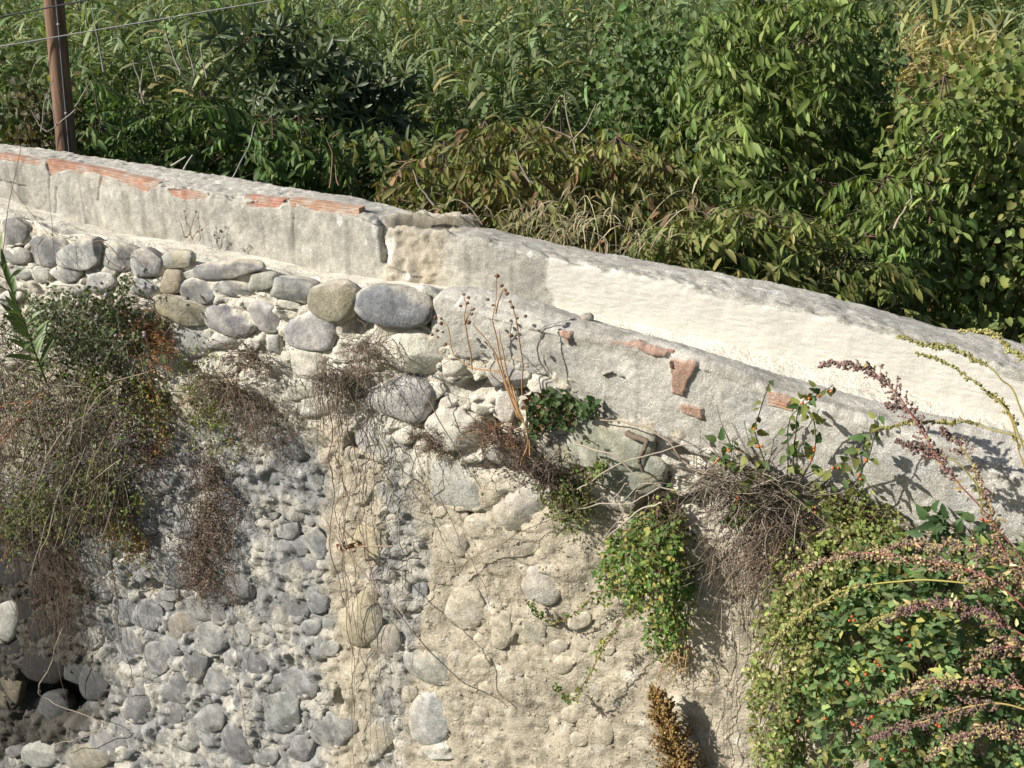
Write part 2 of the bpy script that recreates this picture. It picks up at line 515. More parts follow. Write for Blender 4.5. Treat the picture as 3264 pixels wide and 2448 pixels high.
# ---- far wall of the channel
def far_profile(s):
    zi = smooth_interp(far_in, s, .05); zb = smooth_interp(far_bk, s, .05); zf = smooth_interp(floor_bk, s, .1) - 0.05
    rows_n, rows_z, zone = [], [], []
    r = 0.022
    for t in np.linspace(0, 1, 62): rows_n.append(np.full_like(s, NF)); rows_z.append(lerp(zf, zi - r, t)); zone.append(0 * s)
    for a in np.linspace(0, math.pi / 2, 7)[1:]: rows_n.append(NF - r + r * np.cos(a) + 0 * s); rows_z.append(zi - r + r * np.sin(a)); zone.append(0 * s + 1)
    for t in np.linspace(0, 1, 34)[1:]: rows_n.append(lerp(NF - r, NB + r, t) + 0 * s); rows_z.append(lerp(zi, zb, t)); zone.append(0 * s + 2)
    for a in np.linspace(0, math.pi / 2, 6)[1:]: rows_n.append(NB + r - r * np.sin(a) + 0 * s); rows_z.append(zb - r + r * np.cos(a)); zone.append(0 * s + 3)
    for t in np.linspace(0, 1, 24)[1:]: rows_n.append(NB + 0 * s); rows_z.append(lerp(zb - r, zb * 0 + 1.2, t ** 1.6)); zone.append(0 * s + 3)
    return np.array(rows_n), np.array(rows_z), np.array(zone)

S_CREAM = P(1745, 880, NF)[0]; S_CRACK = P(1218, 760, NF)[0]; S_PATCH = P(1400, 780, NF)[0]
dabs = [(1080,700,9,14),(1190,735,9,22),(1200,715,5,14),(1166,770,5,10),(1240,800,16,30),(1255,775,8,14),(1310,875,8,10),(1560,756,12,4),(1655,805,7,5),(1690,812,7,8),(1715,800,16,5),(1945,830,10,4),(2130,862,26,5),(2160,868,24,4),(2420,900,18,4),(2480,920,20,5),(2610,985,6,5),(2710,1005,6,4),(2915,1030,16,7),(2830,1005,8,4)]
def far_shape(s, n, z, zone):
    p = np.stack([s, n, z], 1)
    face = (zone < 1.5); ztop = np.interp(s, far_in[:, 0], far_in[:, 1])
    below = ztop - z                                                     # how far under the inner edge
    ba = fbm(p, .5, 4, 1); bb = fbm(p, .10, 4, 2); bc = fbm(p, .022, 3, 3)
    h = .008 * ba + .007 * bb + .0045 * bc
    # ragged edges
    edge = np.exp(-(below / .03) ** 2) * (zone < 2.5)
    h -= edge * np.maximum(0, fbm(p, .07, 4, 4)) * .045
    h -= edge * np.maximum(0, fbm(p, .025, 3, 45)) * .022
    h -= (zone == 3) * np.exp(-((z - np.interp(s, far_bk[:, 0], far_bk[:, 1])) / .04) ** 2) * np.maximum(0, fbm(p, .06, 4, 41)) * .03
    h += (zone == 2) * (.002 * fbm(p, .035, 3, 5) - .012 * np.maximum(0, fbm(p, .3, 3, 6) - .25))
    h *= np.where(zone == 2, .45, 1.0)
    # colours
    c = np.tile(C_CONC, (len(s), 1))
    c *= (1 + .38 * fbm(p, .35, 4, 7) + .22 * bb + .15 * bc)[:, None]
    m = sstep(.05, .45, fbm(p, .25, 4, 8)) * face                        # smoother blue-grey skim
    c = mixc(c, (.50, .49, .455), m * .7)
    c = mixc(c, c * .6, sstep(.18, .5, fbm(p * np.array((1.6, 1, .8)), .18, 4, 18)) * face * .7)
    m = (zone >= 2) * .85
    c = mixc(c, np.array((.64, .605, .53)) * (1 + .22 * bb + .25 * bc)[:, None], m)
    c = mixc(c, np.array((.20, .19, .165)), (zone >= 1) * sstep(.30, .5, fbm(p, .035, 3, 44)) * .55)
    # limewash along the foot at the left
    foot = z - np.interp(s, floor_bk[:, 0], floor_bk[:, 1])
    c = mixc(c, C_CREAM, face * (1 - sstep(-.01, .03, foot + .02 * fbm(p, .12, 3, 12))) * .8)
    # fresh cream plaster at the right
    up = .016 + .022 * fbm(np.stack([s, 0 * s, 0 * s], 1), .25, 3, 13) + .01 * bb
    mc = sstep(S_CREAM - .02, S_CREAM + .02, s + .02 * bb + .09 * fbm(p, .10, 4, 48)) * sstep(-.012, .02, below - up - .012 * fbm(p, .05, 3, 49)) * face
    h = h * (1 - .6 * mc) + mc * (.006 + .0025 * fbm(p * np.array((1, 1, 3.0)), .03, 2, 14))
    c = mixc(c, C_CREAM * 1.02, mc * (.9 + .1 * bb))
    # drip stains down the face
    dr = sstep(.12, .5, fbm(p * np.array((1, 1, .14)), .05, 3, 46)) * face * (1 - mc)
    c = mixc(c, c * .62, dr * sstep(0, .05, below) * .75)
    c = mixc(c, c * .9, mc * sstep(.1, .5, fbm(p * np.array((1, 1, .3)), .16, 4, 47)) * .6)
    # rough boulder patch
    mp = sstep(S_CRACK, S_CRACK + .01, s) * (1 - sstep(S_PATCH - .02, S_PATCH + .10, s + .06 * bb))
    h += mp * (.040 * fbm(p, .16, 4, 15) + .022 * fbm(p, .05, 3, 16) + .014 - .02 * (zone == 2))
    c = mixc(c, np.array((.50, .44, .34)), mp * (.65 + .35 * sstep(-.2, .3, bb)))
    # crack between the old wall and the patch: down the face, then back over the top
    cl = px_poly([(1215, 690), (1222, 720), (1214, 760), (1225, 800), (1222, 835)], NF)
    dc = np.where(face, line_dist(s + .006 * bb, z, cl), 1.0)
    top = np.where(zone >= 1, line_dist(s + .01 * bb, n, [(S_CRACK + .0, NF + .01), (S_CRACK + .12, NF - .10), (S_CRACK + .32, NF - .22), (S_CRACK + .42, NB)]), 1.0)
    dd = np.minimum(dc, np.where((zone >= 1), top, 1.0))
    cr = np.exp(-(dd / np.where(zone >= 1, .018, .011)) ** 2)
    h -= cr * np.where(zone >= 1, .15, .09)
    c = mixc(c, c * .55, cr)
    h += (zone >= 1) * (s < S_CRACK + .35) * (s > S_CRACK - .3) * sstep(.0, .012, top) * (1 - sstep(.012, .18, top)) * np.where(s - S_CRACK < (NF - n) * 1.25, .034, -.012)
    # hairline cracks in the old plaster
    for k, pts in enumerate([[(150,512),(160,560),(158,600)],[(0,575),(60,590),(85,592)],[(182,600),(178,680)],[(325,545),(315,600),(312,640)],[(935,640),(935,760),(940,800)],[(700,610),(735,640)],[(1240,850),(1300,868),(1350,885)],[(2940,1000),(2950,1030)]]):
        q = px_poly(pts, NF); d = np.where(face, line_dist(s + .012 * bb, z + .01 * bc, q), 1)
        w = np.exp(-(d / .005) ** 2); h -= w * .012; c = mixc(c, c * .55, w * .8)
    # broken plaster over the bricks
    br = np.zeros(len(s))
    for poly in far_bricks:
        q = px_poly(poly, NF); d = poly_sdf(s + .014 * fbm(p, .04, 3, 21), z + .006 + .011 * fbm(p, .03, 3, 22), q)
        br = np.maximum(br, (1 - sstep(-.006, .001, d)) * (zone < 2))
    h -= br * .017
    c = mixc(c, np.array((.45, .26, .18)), br * .8)
    # bird lime
    for (x, y, a, b) in dabs:
        nn = NF if (y > np.interp(x, [0,1130,1500,1900,2300,2900,3264],[497,672,752,850,932,1065,1190])) else (NF + NB) / 2
        ss, zz = P(x, y, nn); sc = 1.0 / 600
        d = np.hypot((s - ss) / (a * sc * 1.15), ((z - zz) if nn == NF else (z - zz) * 1.0) / (b * sc * 1.3) if nn == NF else (n - nn) / .03)
        ok = face if nn == NF else (zone == 2)
        c = mixc(c, C_LIME, ok * (1 - sstep(.7, 1.1, d + .3 * bb)))
    return h, np.clip(c, .02, .85), np.zeros(len(s))
far_wall = loft('far_wall', 1150, far_profile, far_shape, channel, M_conc)
def coat():      # faces inside the cream coat take the finer plaster finish
    me = far_wall.data; me.materials.append(M_plaster)
    n = len(me.vertices); cc = np.zeros(n * 4, np.float32); me.color_attributes['Col'].data.foreach_get('color', cc); lum = cc.reshape(-1, 4)[:, :3].mean(1)
    co = np.zeros(n * 3, np.float32); me.vertices.foreach_get('co', co); co = co.reshape(-1, 3) + np.array(channel.location); sv = (co - O_) @ D_; nv = (co - O_) @ N_
    ok = (lum > .50) & (sv > S_CREAM) & (nv > NF - .02)
    lv = np.zeros(len(me.loops), np.int32); me.loops.foreach_get('vertex_index', lv)
    fo = ok[lv.reshape(-1, 4)].all(1); me.polygons.foreach_set('material_index', fo.astype(np.int32))
coat()

# ---- near wall of the channel
def near_profile(s):
    zi = smooth_interp(near_in, s, .04); zf = smooth_interp(near_fr, s, .04); zb = smooth_interp(near_bt, s, .02) - .012; zin = smooth_interp(floor_bk, s, .1) - .06
    r1, r2 = .02, .035
    n_, z_, zone = [], [], []
    # shrink the broken left end
    e = sstep(S_NEAR - .001, S_NEAR + .07, s) ** .5
    for t in np.linspace(0, 1, 8): n_.append(NT + 0 * s); z_.append(lerp(zin, zi - r1, t)); zone.append(0 * s)
    for a in np.linspace(0, math.pi / 2, 5)[1:]: n_.append(NT + r1 - r1 * np.cos(a) + 0 * s); z_.append(zi - r1 + r1 * np.sin(a)); zone.append(0 * s + 1)
    for t in np.linspace(0, 1, 22)[1:]: n_.append(lerp(NT + r1, -r2, t) + 0 * s); z_.append(lerp(zi, zf, t) + .010 * np.sin(math.pi * t)); zone.append(0 * s + 1)
    for a in np.linspace(0, math.pi / 2, 9)[1:]: n_.append(-r2 + r2 * np.sin(a) + 0 * s); z_.append(zf - r2 + r2 * np.cos(a)); zone.append(0 * s + 2)
    for t in np.linspace(0, 1, 88)[1:]: n_.append(0 * s + .012 * math.sin(math.pi * t)); z_.append(lerp(zf - r2, np.minimum(zb, zf - r2 - .02), t)); zone.append(0 * s + 3)
    for t in np.linspace(0, 1, 9)[1:]: n_.append(-.30 * t + 0 * s); z_.append(np.minimum(zb, zf - r2 - .02) + .03 * t); zone.append(0 * s + 4)
    n_, z_ = np.array(n_), np.array(z_)
    n_ = lerp(np.minimum(n_, -.03) * .0 - .08, n_, e[None]); 
    zc = np.broadcast_to(z_.mean(0), z_.shape); z_ = lerp(zc * .5 + z_ * .5, z_, e[None])
    return n_, z_, np.array(zone)
def near_shape(s, n, z, zone):
    p = np.stack([s, n, z], 1)
    bb = fbm(p, .10, 4, 52); bc = fbm(p, .02, 3, 53)
    h = .010 * fbm(p, .4, 4, 51) + .007 * bb + .004 * bc
    h -= (zone == 2) * (np.maximum(0, fbm(p, .14, 4, 54)) * .014 + np.maximum(0, fbm(p, .03, 3, 67)) * .008)
    zb = np.interp(s, near_bt[:, 0], near_bt[:, 1])
    h -= (zone >= 3) * np.exp(-((z - zb) / .03) ** 2) * np.maximum(-.2, fbm(p, .06, 4, 55)) * .03
    c = np.tile(np.array((.575, .55, .485)), (len(s), 1)) * (1 + .30 * fbm(p, .3, 4, 57) + .16 * bb + .14 * bc)[:, None]
    c = mixc(c, (.56, .55, .52), sstep(.0, .4, fbm(p, .2, 4, 58)) * (zone >= 3) * .7)
    # brushed darker weathering along the top
    st = fbm(p * np.array((1, 6, 6.0)), .22, 4, 59)
    zf = np.interp(s, near_fr[:, 0], near_fr[:, 1])
    mtop = (zone <= 2) * 1.0 + (zone == 3) * np.exp(-((zf - z) / .07) ** 2)
    c = mixc(c, np.array((.62, .59, .52)), np.clip(mtop, 0, 1) * .7)
    c = mixc(c, C_CONCD, np.clip(mtop, 0, 1) * sstep(-.05, .35, st) * .75)
    c = mixc(c, c * .68, sstep(.12, .5, fbm(p * np.array((1, 1, .14)), .055, 3, 66)) * (zone == 3) * .6)
    c = mixc(c, C_CREAM, (zone == 0) * .9)
    c = mixc(c, C_CREAM, (n < NT + .03 + .015 * bb) * (zone <= 1) * .8)
    br = np.zeros(len(s))
    for poly in near_bricks:
        q = px_poly(poly, 0.0); d = poly_sdf(s + .008 * fbm(p, .025, 2, 61), z + .006 * fbm(p, .02, 2, 62), q)
        br = np.maximum(br, (1 - sstep(-.003, .004, d)) * (zone >= 2) * (zone <= 3))
    h -= br * .014
    c = mixc(c, np.array((.45, .26, .18)), br * .8)
    for pts in [[(1930,1190),(1960,1180),(1990,1195)],[(2265,1390),(2275,1420)],[(2146,1142),(2147,1180)]]:
        q = px_poly(pts, 0.0); d = line_dist(s + .012 * bb, z + .008 * bc, q)
        w = np.exp(-(d / .004) ** 2) * (zone == 3); h -= w * .02; c = mixc(c, c * .5, w * .7)
    for (x, y, a, b) in [(1450,965,5,14),(1562,980,10,6),(2620,1315,14,12)]:
        ss, zz = P(x, y, 0); d = np.hypot((s - ss) * 700 / a, (z - zz) * 700 / b)
        c = mixc(c, C_LIME, (1 - sstep(.7, 1.1, d + .3 * bb)))
    return h, np.clip(c, .02, .85), np.zeros(len(s))
near_wall = loft('near_wall', 820, near_profile, near_shape, channel, M_conc, S_NEAR, S1)

# ---- cream mortar bed: channel floor at the right, bare top of the wall at the left
def floor_profile(s):
    zb = smooth_interp(floor_bk, s, .1); zf0 = smooth_interp(deck_fr, s, .03)
    left = 1 - sstep(S_NEAR - .05, S_NEAR + .25, s)
    nf = lerp(NT + .01, -.03, left); zf = lerp(zb - .02, zf0, left)
    n_, z_, zone = [], [], []
    for t in np.linspace(0, 1, 5)[:-1]: n_.append(nf + .012 * 0); z_.append(zf - .10 + .10 * t); zone.append(0 * s)
    for t in np.linspace(0, 1, 44): n_.append(lerp(nf, NF - .02, t)); z_.append(lerp(zf, zb, t)); zone.append(0 * s + 1 + t)
    return np.array(n_), np.array(z_), np.array(zone)
def floor_shape(s, n, z, zone):
    p = np.stack([s, n, z], 1)
    h = .012 * fbm(p, .25, 4, 71) + .005 * fbm(p, .06, 4, 72) + .002 * fbm(p, .02, 2, 73)
    left = 1 - sstep(S_NEAR - .05, S_NEAR + .25, s)
    h = h * lerp(.4, 1.0, left) + .03 * np.maximum(0, zone - 1.6) * left
    h += left * (zone < 1.5) * .03 * fbm(p, .11, 3, 74)
    c = np.tile(np.array((.80, .755, .645)), (len(s), 1)) * (1 + .08 * fbm(p, .1, 4, 75))[:, None]
    c = mixc(c, np.array((.58, .51, .40)), sstep(.2, .6, fbm(p, .05, 4, 76)) * .5)
    return h, np.clip(c, .02, .85), np.zeros(len(s))
loft('floor', 900, floor_profile, floor_shape, channel, M_mortar)

# ---- the hollow bricks behind the lost plaster: ribbed faces set a little behind the render
def brick_piece(poly, n, parent, colr, grooves=True):
    q = np.array(px_poly(poly, n if n < -.1 else 0.0)); lo = q.min(0) - .012; hi = q.max(0) + .006
    # slanted with the wall: build in a local frame along the first to the furthest corner
    d = q[np.argmax(q[:, 0])] - q[np.argmin(q[:, 0])]
    slope = d[1] / max(d[0], .05)
    slope = max(-.3, min(.05, slope)) if d[0] > .12 else -.05
    # rows of the ribbed face
    c0 = q[:, 1] - slope * (q[:, 0] - lo[0]); za, zb = c0.min() - .014, c0.max() - .004
    rows = max(4, int((zb - za) / .012) * 2); zs = np.linspace(za, zb, rows)
    ss = np.linspace(lo[0], hi[0], 14)
    v, c = [], []
    for k, zz in enumerate(zs):
        for s_ in ss:
            dep = -.0075 - (.0014 if (grooves and k % 2) else 0) + random.uniform(-.001, .001)
            v.append(W(s_, n + dep, zz + slope * (s_ - lo[0]))); mm_ = max(0, min(1, float(fbm(np.array([[s_, n, zz]]), .035, 3, 91)[0]) * 2.2 + .25)); c.append((np.array(colr) * (1 - .72 * mm_) + np.array((.48, .43, .37)) * .72 * mm_) * random.uniform(.88, 1.1))
    m = len(ss); idx = np.arange(rows * m).reshape(rows, m)
    f = np.stack([idx[:-1, :-1], idx[:-1, 1:], idx[1:, 1:], idx[1:, :-1]], -1).reshape(-1, 4)
    v = np.array(v); back = v - N_ * .05
    bi = idx + len(v)
    rim = [idx[0], idx[:, -1], idx[-1][::-1], idx[:, 0][::-1]]; rimb = [bi[0], bi[:, -1], bi[-1][::-1], bi[:, 0][::-1]]
    fs = [f]
    for a, b in zip(rim, rimb): fs.append(np.stack([a[:-1], b[:-1], b[1:], a[1:]], -1))
    me = mesh_from('brick', np.vstack([v, back]) - np.array(channel.location), [np.concatenate(fs)], np.vstack([c, c]), smooth=False)
    return link('brick', me, M_brick, parent)
for poly, cc in zip(far_bricks, [C_BRICK, C_BRICK, (.44, .25, .17), C_BRICK, (.43, .23, .17), (.45, .27, .18)]): brick_piece(poly, NF, far_wall, cc)
for poly, cc in zip(near_bricks, [(.42,.21,.13), (.45,.24,.15), (.46,.26,.16), (.46,.26,.17), (.50,.41,.35)]): brick_piece(poly, 0.011 if cc[0] > .455 else 0.0045, near_wall, cc, grooves=(cc[0] > .455))
# ================================================================== rubble wall
rubble = thing('rubble_wall', 'weathered rubble wall of river stones in crumbling mortar below the channel', 'wall', W(2.0, -0.1, 0.0))

grey_poly = px_poly([(690,1330),(900,1300),(1000,1420),(1035,1560),(1045,1700),(1060,2000),(1075,2700),(-700,2700),(-700,1600),(0,1500),(430,1420)], 0)
streak = px_poly([(1205,1440),(1285,1440),(1345,1700),(1330,1960),(1300,2100),(1270,2448),(1265,2700),(1190,2700),(1195,2448),(1215,1900)], 0)
damp_shade = px_poly([(-900,1600),(60,1590),(240,1680),(285,1900),(280,2050),(350,2110),(330,2280),(170,2420),(-900,2600)], 0)  # wet stones, with the shade of the overhanging growth painted in
upper = px_poly([(-900,500),(0,690),(400,800),(900,900),(1340,900),(1343,1062),(1552,1147),(1736,1191),(1850,1270),(1960,1335),(2190,1430),(2500,1560),(2450,1720),(2250,1650),(1950,1560),(1700,1560),(1400,1480),(1150,1390),(1000,1330),(700,1230),(400,1180),(0,1150),(-900,1100)], 0)

def wall_colour(s, z, n=None):
    """colour of the mortar and of the dust over the stones: pale on top, grey water stain at the left, beige at the right"""
    p = np.stack([s, 0 * s, z], 1)
    w1 = fbm(p, .30, 4, 101); w2 = fbm(p, .07, 3, 102)
    c = np.tile(C_BEIGE, (len(s), 1))
    up = 1 - sstep(-.10, .12, poly_sdf(s, z, upper) + .10 * w1)
    c = mixc(c, C_PALE, up)
    g = 1 - sstep(-.10, .10, poly_sdf(s, z, grey_poly) + .16 * w1 + .06 * w2)
    g = np.maximum(g, (1 - sstep(-.04, .06, poly_sdf(s, z, streak) + .10 * w1 + .08 * w2)) * .9)
    pale = sstep(-.12, .25, fbm(p, .13, 4, 103) + .35 * w2)          # lighter crumbly mortar showing inside the grey
    c = mixc(c, mixc(np.tile(C_GREYM, (len(s), 1)), (.47, .445, .38), pale * .9), g)
    d = 1 - sstep(-.15, .12, poly_sdf(s, z, damp_shade) + .14 * w1 + .08 * w2)
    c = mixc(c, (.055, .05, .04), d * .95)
    return c, g, d, up

# ---- stones traced one by one: photo region offset and scale, then x, y, width, height, turn, kind
STONES = {
 (0, 400): """80 690 190 190 0 g;100 835 180 110 5 g;110 945 190 110 0 g;280 810 230 190 10 g;510 820 270 210 5 l;250 960 130 100 20 l;410 950 190 120 0 l;640 1010 190 150 0 l;
 745 850 200 170 15 g;935 885 210 180 0 g;1130 865 190 120 0 o;1440 935 430 120 -3 g;1085 1005 150 160 0 t;1195 960 90 60 0 g;1270 1065 220 160 10 g;1490 1050 220 110 10 g;1660 1005 200 110 -5 o;
 1870 1060 310 160 8 g;2150 1110 290 280 25 T;930 1050 200 140 20 g;1170 1180 340 150 20 T;1470 1250 310 180 20 g;1690 1230 240 180 20 l;2000 1310 310 260 10 l;1200 1360 290 240 25 L;1400 1390 220 120 5 l;
 1020 1220 190 150 0 g;950 1580 150 130 0 w;1590 1420 140 120 0 w;1740 1410 120 150 20 l;1960 1510 220 200 0 w;2180 1580 170 170 0 w;1430 1550 170 130 0 w;220 1200 120 90 0 w;90 1490 200 130 0 w;700 930 110 70 10 l;
 2060 1180 130 70 15 w;1840 1150 140 60 10 w;1600 1140 100 60 0 w;60 1110 150 90 0 l;1900 1330 100 80 0 w;480 1060 130 90 0 l""",
 (1000, 500): """530 950 480 270 8 D;640 1250 420 250 15 w;890 1360 160 150 0 w;1230 1410 270 200 10 l;1470 1480 240 180 15 w;190 1390 230 190 5 w;570 1530 380 290 20 l;1220 1600 180 200 0 w;
 350 1330 110 100 0 w;770 1500 160 110 10 b;1080 1600 150 110 10 w;860 1590 120 120 20 w;700 1120 110 70 10 w""",
 (1000, 1100): """910 540 350 270 20 w;1010 690 150 140 0 b;1250 690 310 160 15 l;1900 620 520 300 10 G;1650 690 330 240 0 G;2040 800 420 260 8 G;930 890 520 340 14 L;400 620 320 240 30 L;
 1330 1040 380 280 20 w;860 1100 150 120 20 b;945 1100 90 70 0 b;1055 1165 190 150 10 b;1155 1100 90 140 0 b;880 1250 260 180 25 b;1225 1210 150 110 0 b;1370 1330 190 180 10 t;1540 1370 160 200 30 b;
 320 1290 280 290 0 y;1230 1360 160 140 0 b;840 1350 110 90 0 b;1470 1540 260 220 30 L;1680 1400 130 220 20 b;560 580 160 110 0 w;690 660 120 80 0 w;560 780 160 130 20 b;240 700 110 90 0 b;300 960 170 130 10 b;
 200 200 210 160 0 w;430 300 90 80 0 b;840 700 130 90 0 b;1890 990 180 140 10 w;1990 1020 130 120 0 w;1440 1200 150 110 10 b""",
 (1000, 1623): """300 690 280 360 0 y;440 850 210 210 0 y;970 630 250 270 10 b;1200 770 140 230 5 b;1390 810 170 220 10 b;660 560 120 200 10 g;740 1000 330 220 30 L;890 1270 210 180 30 b;740 1350 260 330 0 L;
 950 1430 120 130 0 b;1060 1330 120 150 0 b;440 1470 160 240 -10 y;350 1070 160 140 0 b;490 1060 150 140 0 b;1340 1090 170 140 0 b;1060 1000 150 130 0 b;900 840 130 110 0 b;1060 850 120 100 0 b;820 960 160 90 20 b;
 1300 960 150 120 0 b;990 1210 130 100 10 b;130 1450 260 240 10 g;230 440 280 90 0 l;1290 680 120 80 0 b;1860 1410 110 190 -10 b;360 1180 130 110 0 b;420 1290 120 90 0 b;100 900 120 100 0 l;1100 1140 140 110 10 b;
 600 1190 120 110 0 b;1500 700 120 100 0 b;1220 1500 150 120 0 b;1420 1420 130 110 0 b;1600 1000 130 110 0 b;800 1560 190 120 0 w;1780 560 120 150 0 b;1560 900 120 90 0 b;90 740 110 100 0 l;1640 1330 120 110 0 b""",
 (0, 1623): """80 400 210 210 0 k;20 730 190 270 10 L;280 500 210 190 0 k;140 640 160 190 0 k;260 780 190 230 0 k;260 1020 290 180 15 k;480 1050 180 180 0 d;600 1110 190 230 0 d;600 310 220 220 0 l;220 1390 250 300 20 d;
 740 1450 340 340 10 g;900 1210 220 330 5 g;780 670 180 180 0 g;930 680 210 170 20 g;1160 770 200 180 0 t;1270 645 220 140 15 g;1340 850 210 210 10 g;1500 490 220 270 0 g;1490 280 160 150 0 g;1130 400 160 210 0 d;
 590 830 120 150 0 g;820 880 160 230 -10 g;1000 960 170 190 10 g;1240 1010 160 210 10 d;1110 1150 210 220 -15 g;1410 1110 210 170 15 g;1300 1240 90 90 0 g;1100 1330 180 170 0 g;1330 1350 200 170 20 g;
 1540 1500 200 270 -30 d;1800 1310 220 250 0 g;1900 1130 250 170 20 g;1840 620 200 270 -20 g;2010 560 180 230 0 g;1980 390 180 110 0 g;2020 220 130 200 0 g;1810 840 140 120 0 g;1690 800 120 130 0 g;1550 800 110 160 0 l;
 1630 990 170 190 0 d;1700 330 100 90 0 g;1180 130 150 120 0 g;930 120 130 110 0 l;760 1180 140 150 0 d;600 1270 110 70 0 l;530 1450 100 70 0 L;250 1580 230 150 5 L;90 1570 140 80 0 l;530 1590 330 150 0 t;1400 680 100 120 0 g;
 1100 860 130 170 0 g;1080 560 110 70 0 l;1050 640 90 80 0 g;1560 120 130 100 0 l;1920 1540 170 160 0 g;2080 1430 190 210 0 g;30 1180 160 200 0 t;110 200 190 120 20 k;200 150 120 240 10 k;420 760 140 160 0 k;60 900 180 120 0 k;
 1760 1130 110 120 0 g;1460 970 90 120 0 g;2040 920 120 150 0 l;1980 770 120 90 0 l;1200 1500 150 120 0 l;1000 1500 160 130 0 l;1400 1560 120 110 0 g;1700 1590 150 110 0 g;1900 250 120 130 0 l""",
 (0, 1000): """860 850 260 200 0 l;1000 1060 240 210 0 L;1200 930 150 90 0 d;1270 770 160 210 20 l;1240 1060 150 110 10 l;1160 1280 120 110 0 l;1190 1380 150 120 0 g;930 1380 120 100 0 l;1040 690 150 150 20 d;1460 1180 130 220 0 g;
 1560 1150 150 130 10 o;1230 1210 170 140 0 l;1960 480 230 140 0 w;2050 600 240 160 0 w;1440 1020 120 130 0 g;1840 1400 140 130 0 g;1600 1280 130 100 0 l;1750 1050 150 110 0 g;1900 900 140 120 0 g;1640 860 120 100 0 g;
 1150 560 170 120 10 b;1400 640 150 120 0 w;760 620 160 130 0 d;560 900 140 120 0 d;400 1150 150 130 0 k;1850 760 130 100 0 b;2000 1080 120 130 0 g;1700 720 110 90 0 b;1720 1280 110 100 0 g""",
}
KCOL = {'g': ((.225, .227, .22), .36), 'l': ((.30, .30, .285), .45), 'L': ((.39, .38, .345), .4), 'o': ((.31, .31, .26), .1), 't': ((.30, .265, .20), .15), 'T': ((.27, .245, .185), .12),
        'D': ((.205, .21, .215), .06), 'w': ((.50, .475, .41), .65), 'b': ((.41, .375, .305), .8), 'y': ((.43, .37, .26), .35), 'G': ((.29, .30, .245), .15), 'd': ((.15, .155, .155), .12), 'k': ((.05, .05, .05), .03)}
stones = []
for (ox, oy), txt in STONES.items():
    for rec in txt.replace('\n', ' ').split(';'):
        a = rec.split()
        x, y, w, h, r = map(float, a[:5])
        stones.append((ox + x / 2.011, oy + y / 2.011, w / 2.011 * (1.05 if oy < 1000 else 1.06), h / 2.011 * (1.0 if oy < 1000 else 1.06), r, a[5]))

stones += [(2300, 1640, 88, 165, 5, 'w'), (2305, 1478, 70, 62, 10, 'w'), (2395, 1555, 80, 60, 0, 'w'), (1830, 1235, 60, 40, 10, 'w'), (1770, 1560, 90, 60, 10, 'w')]

def jac(px, py):
    s0, z0 = P(px, py); s1, z1 = P(px + 4, py); s2, z2 = P(px, py + 4)
    return (s0, z0), np.array(((s1 - s0) / 4, (z1 - z0) / 4)), np.array(((s2 - s0) / 4, (z2 - z0) / 4))

# small stones between the traced ones
placed = [(x, y, max(w, h) / 2) for x, y, w, h, r, k in stones]
rs = random.Random(5)
fill = []
tries = 0
while len(stones) + len(fill) < 296 and tries < 6000:
    tries += 1
    x = rs.uniform(-30, 2450); y = rs.uniform(900, 2470)
    top = np.interp(x, [0, 1000, 1340, 1360, 1740, 2190, 2500], [760, 1000, 1080, 1150, 1260, 1500, 1620])
    if y < top + 25: continue
    rad = rs.uniform(14, 30) if x > 1050 else rs.uniform(18, 38)
    if all((x - a) ** 2 + (y - b) ** 2 > (rad + c * .92) ** 2 for a, b, c in placed):
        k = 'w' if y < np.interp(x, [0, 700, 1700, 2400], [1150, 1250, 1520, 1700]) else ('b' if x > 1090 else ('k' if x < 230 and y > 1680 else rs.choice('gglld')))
        fill.append((x, y, rad * 2 * rs.uniform(.9, 1.4), rad * 2 * rs.uniform(.75, 1.1), rs.uniform(-30, 30), k)); placed.append((x, y, rad))
stones += fill

# geometry of each stone in wall coordinates: centre s, z, two in-plane axes, depth
geo = []
for (x, y, w, h, r, k) in stones:
    (s0, z0), jx, jy = jac(x, y)
    ca, sa = math.cos(math.radians(r)), math.sin(math.radians(r))
    a1 = (jx * ca + jy * sa) * w / 2; a2 = (-jx * sa + jy * ca) * h / 2
    rad = math.sqrt(abs(a1[0] * a2[1] - a1[1] * a2[0]))
    geo.append((s0, z0, a1, a2, rad))
G = np.array([(g[0], g[1], g[4]) for g in geo])

cav = [(585,1020,45,16,.12),(240,840,60,10,.06),(1135,1020,40,45,.10),(1480,1350,150,26,.12),(1560,1240,120,20,.10),(1640,1190,70,16,.08),(1720,1195,40,18,.10),(1570,1490,80,14,.14),(1310,1415,18,18,.08),(1120,1420,22,30,.07),
       (2230,1450,90,22,.16),(2340,1480,70,20,.12),(2080,1620,60,30,.12),(2200,1600,70,22,.14),(2000,1380,70,14,.06),(170,2230,150,90,.34),(110,2200,60,60,.2),(590,1180,50,20,.10),(1010,1230,20,16,.08),(2365,1905,14,14,.05),(2000,1270,70,18,.08),
       (480,1880,36,24,.08),(840,1650,60,14,.05),(1000,2010,18,12,.06),(1330,1890,30,14,.05),(1465,1640,40,10,.04),(1080,2230,16,40,.06),(1040,2280,10,20,.05),(1100,1990,20,26,.05),(1650,2050,14,30,.03),(700,2120,20,16,.05),(430,1760,40,14,.05),(930,2400,26,14,.05),(650,1560,40,30,.05)]

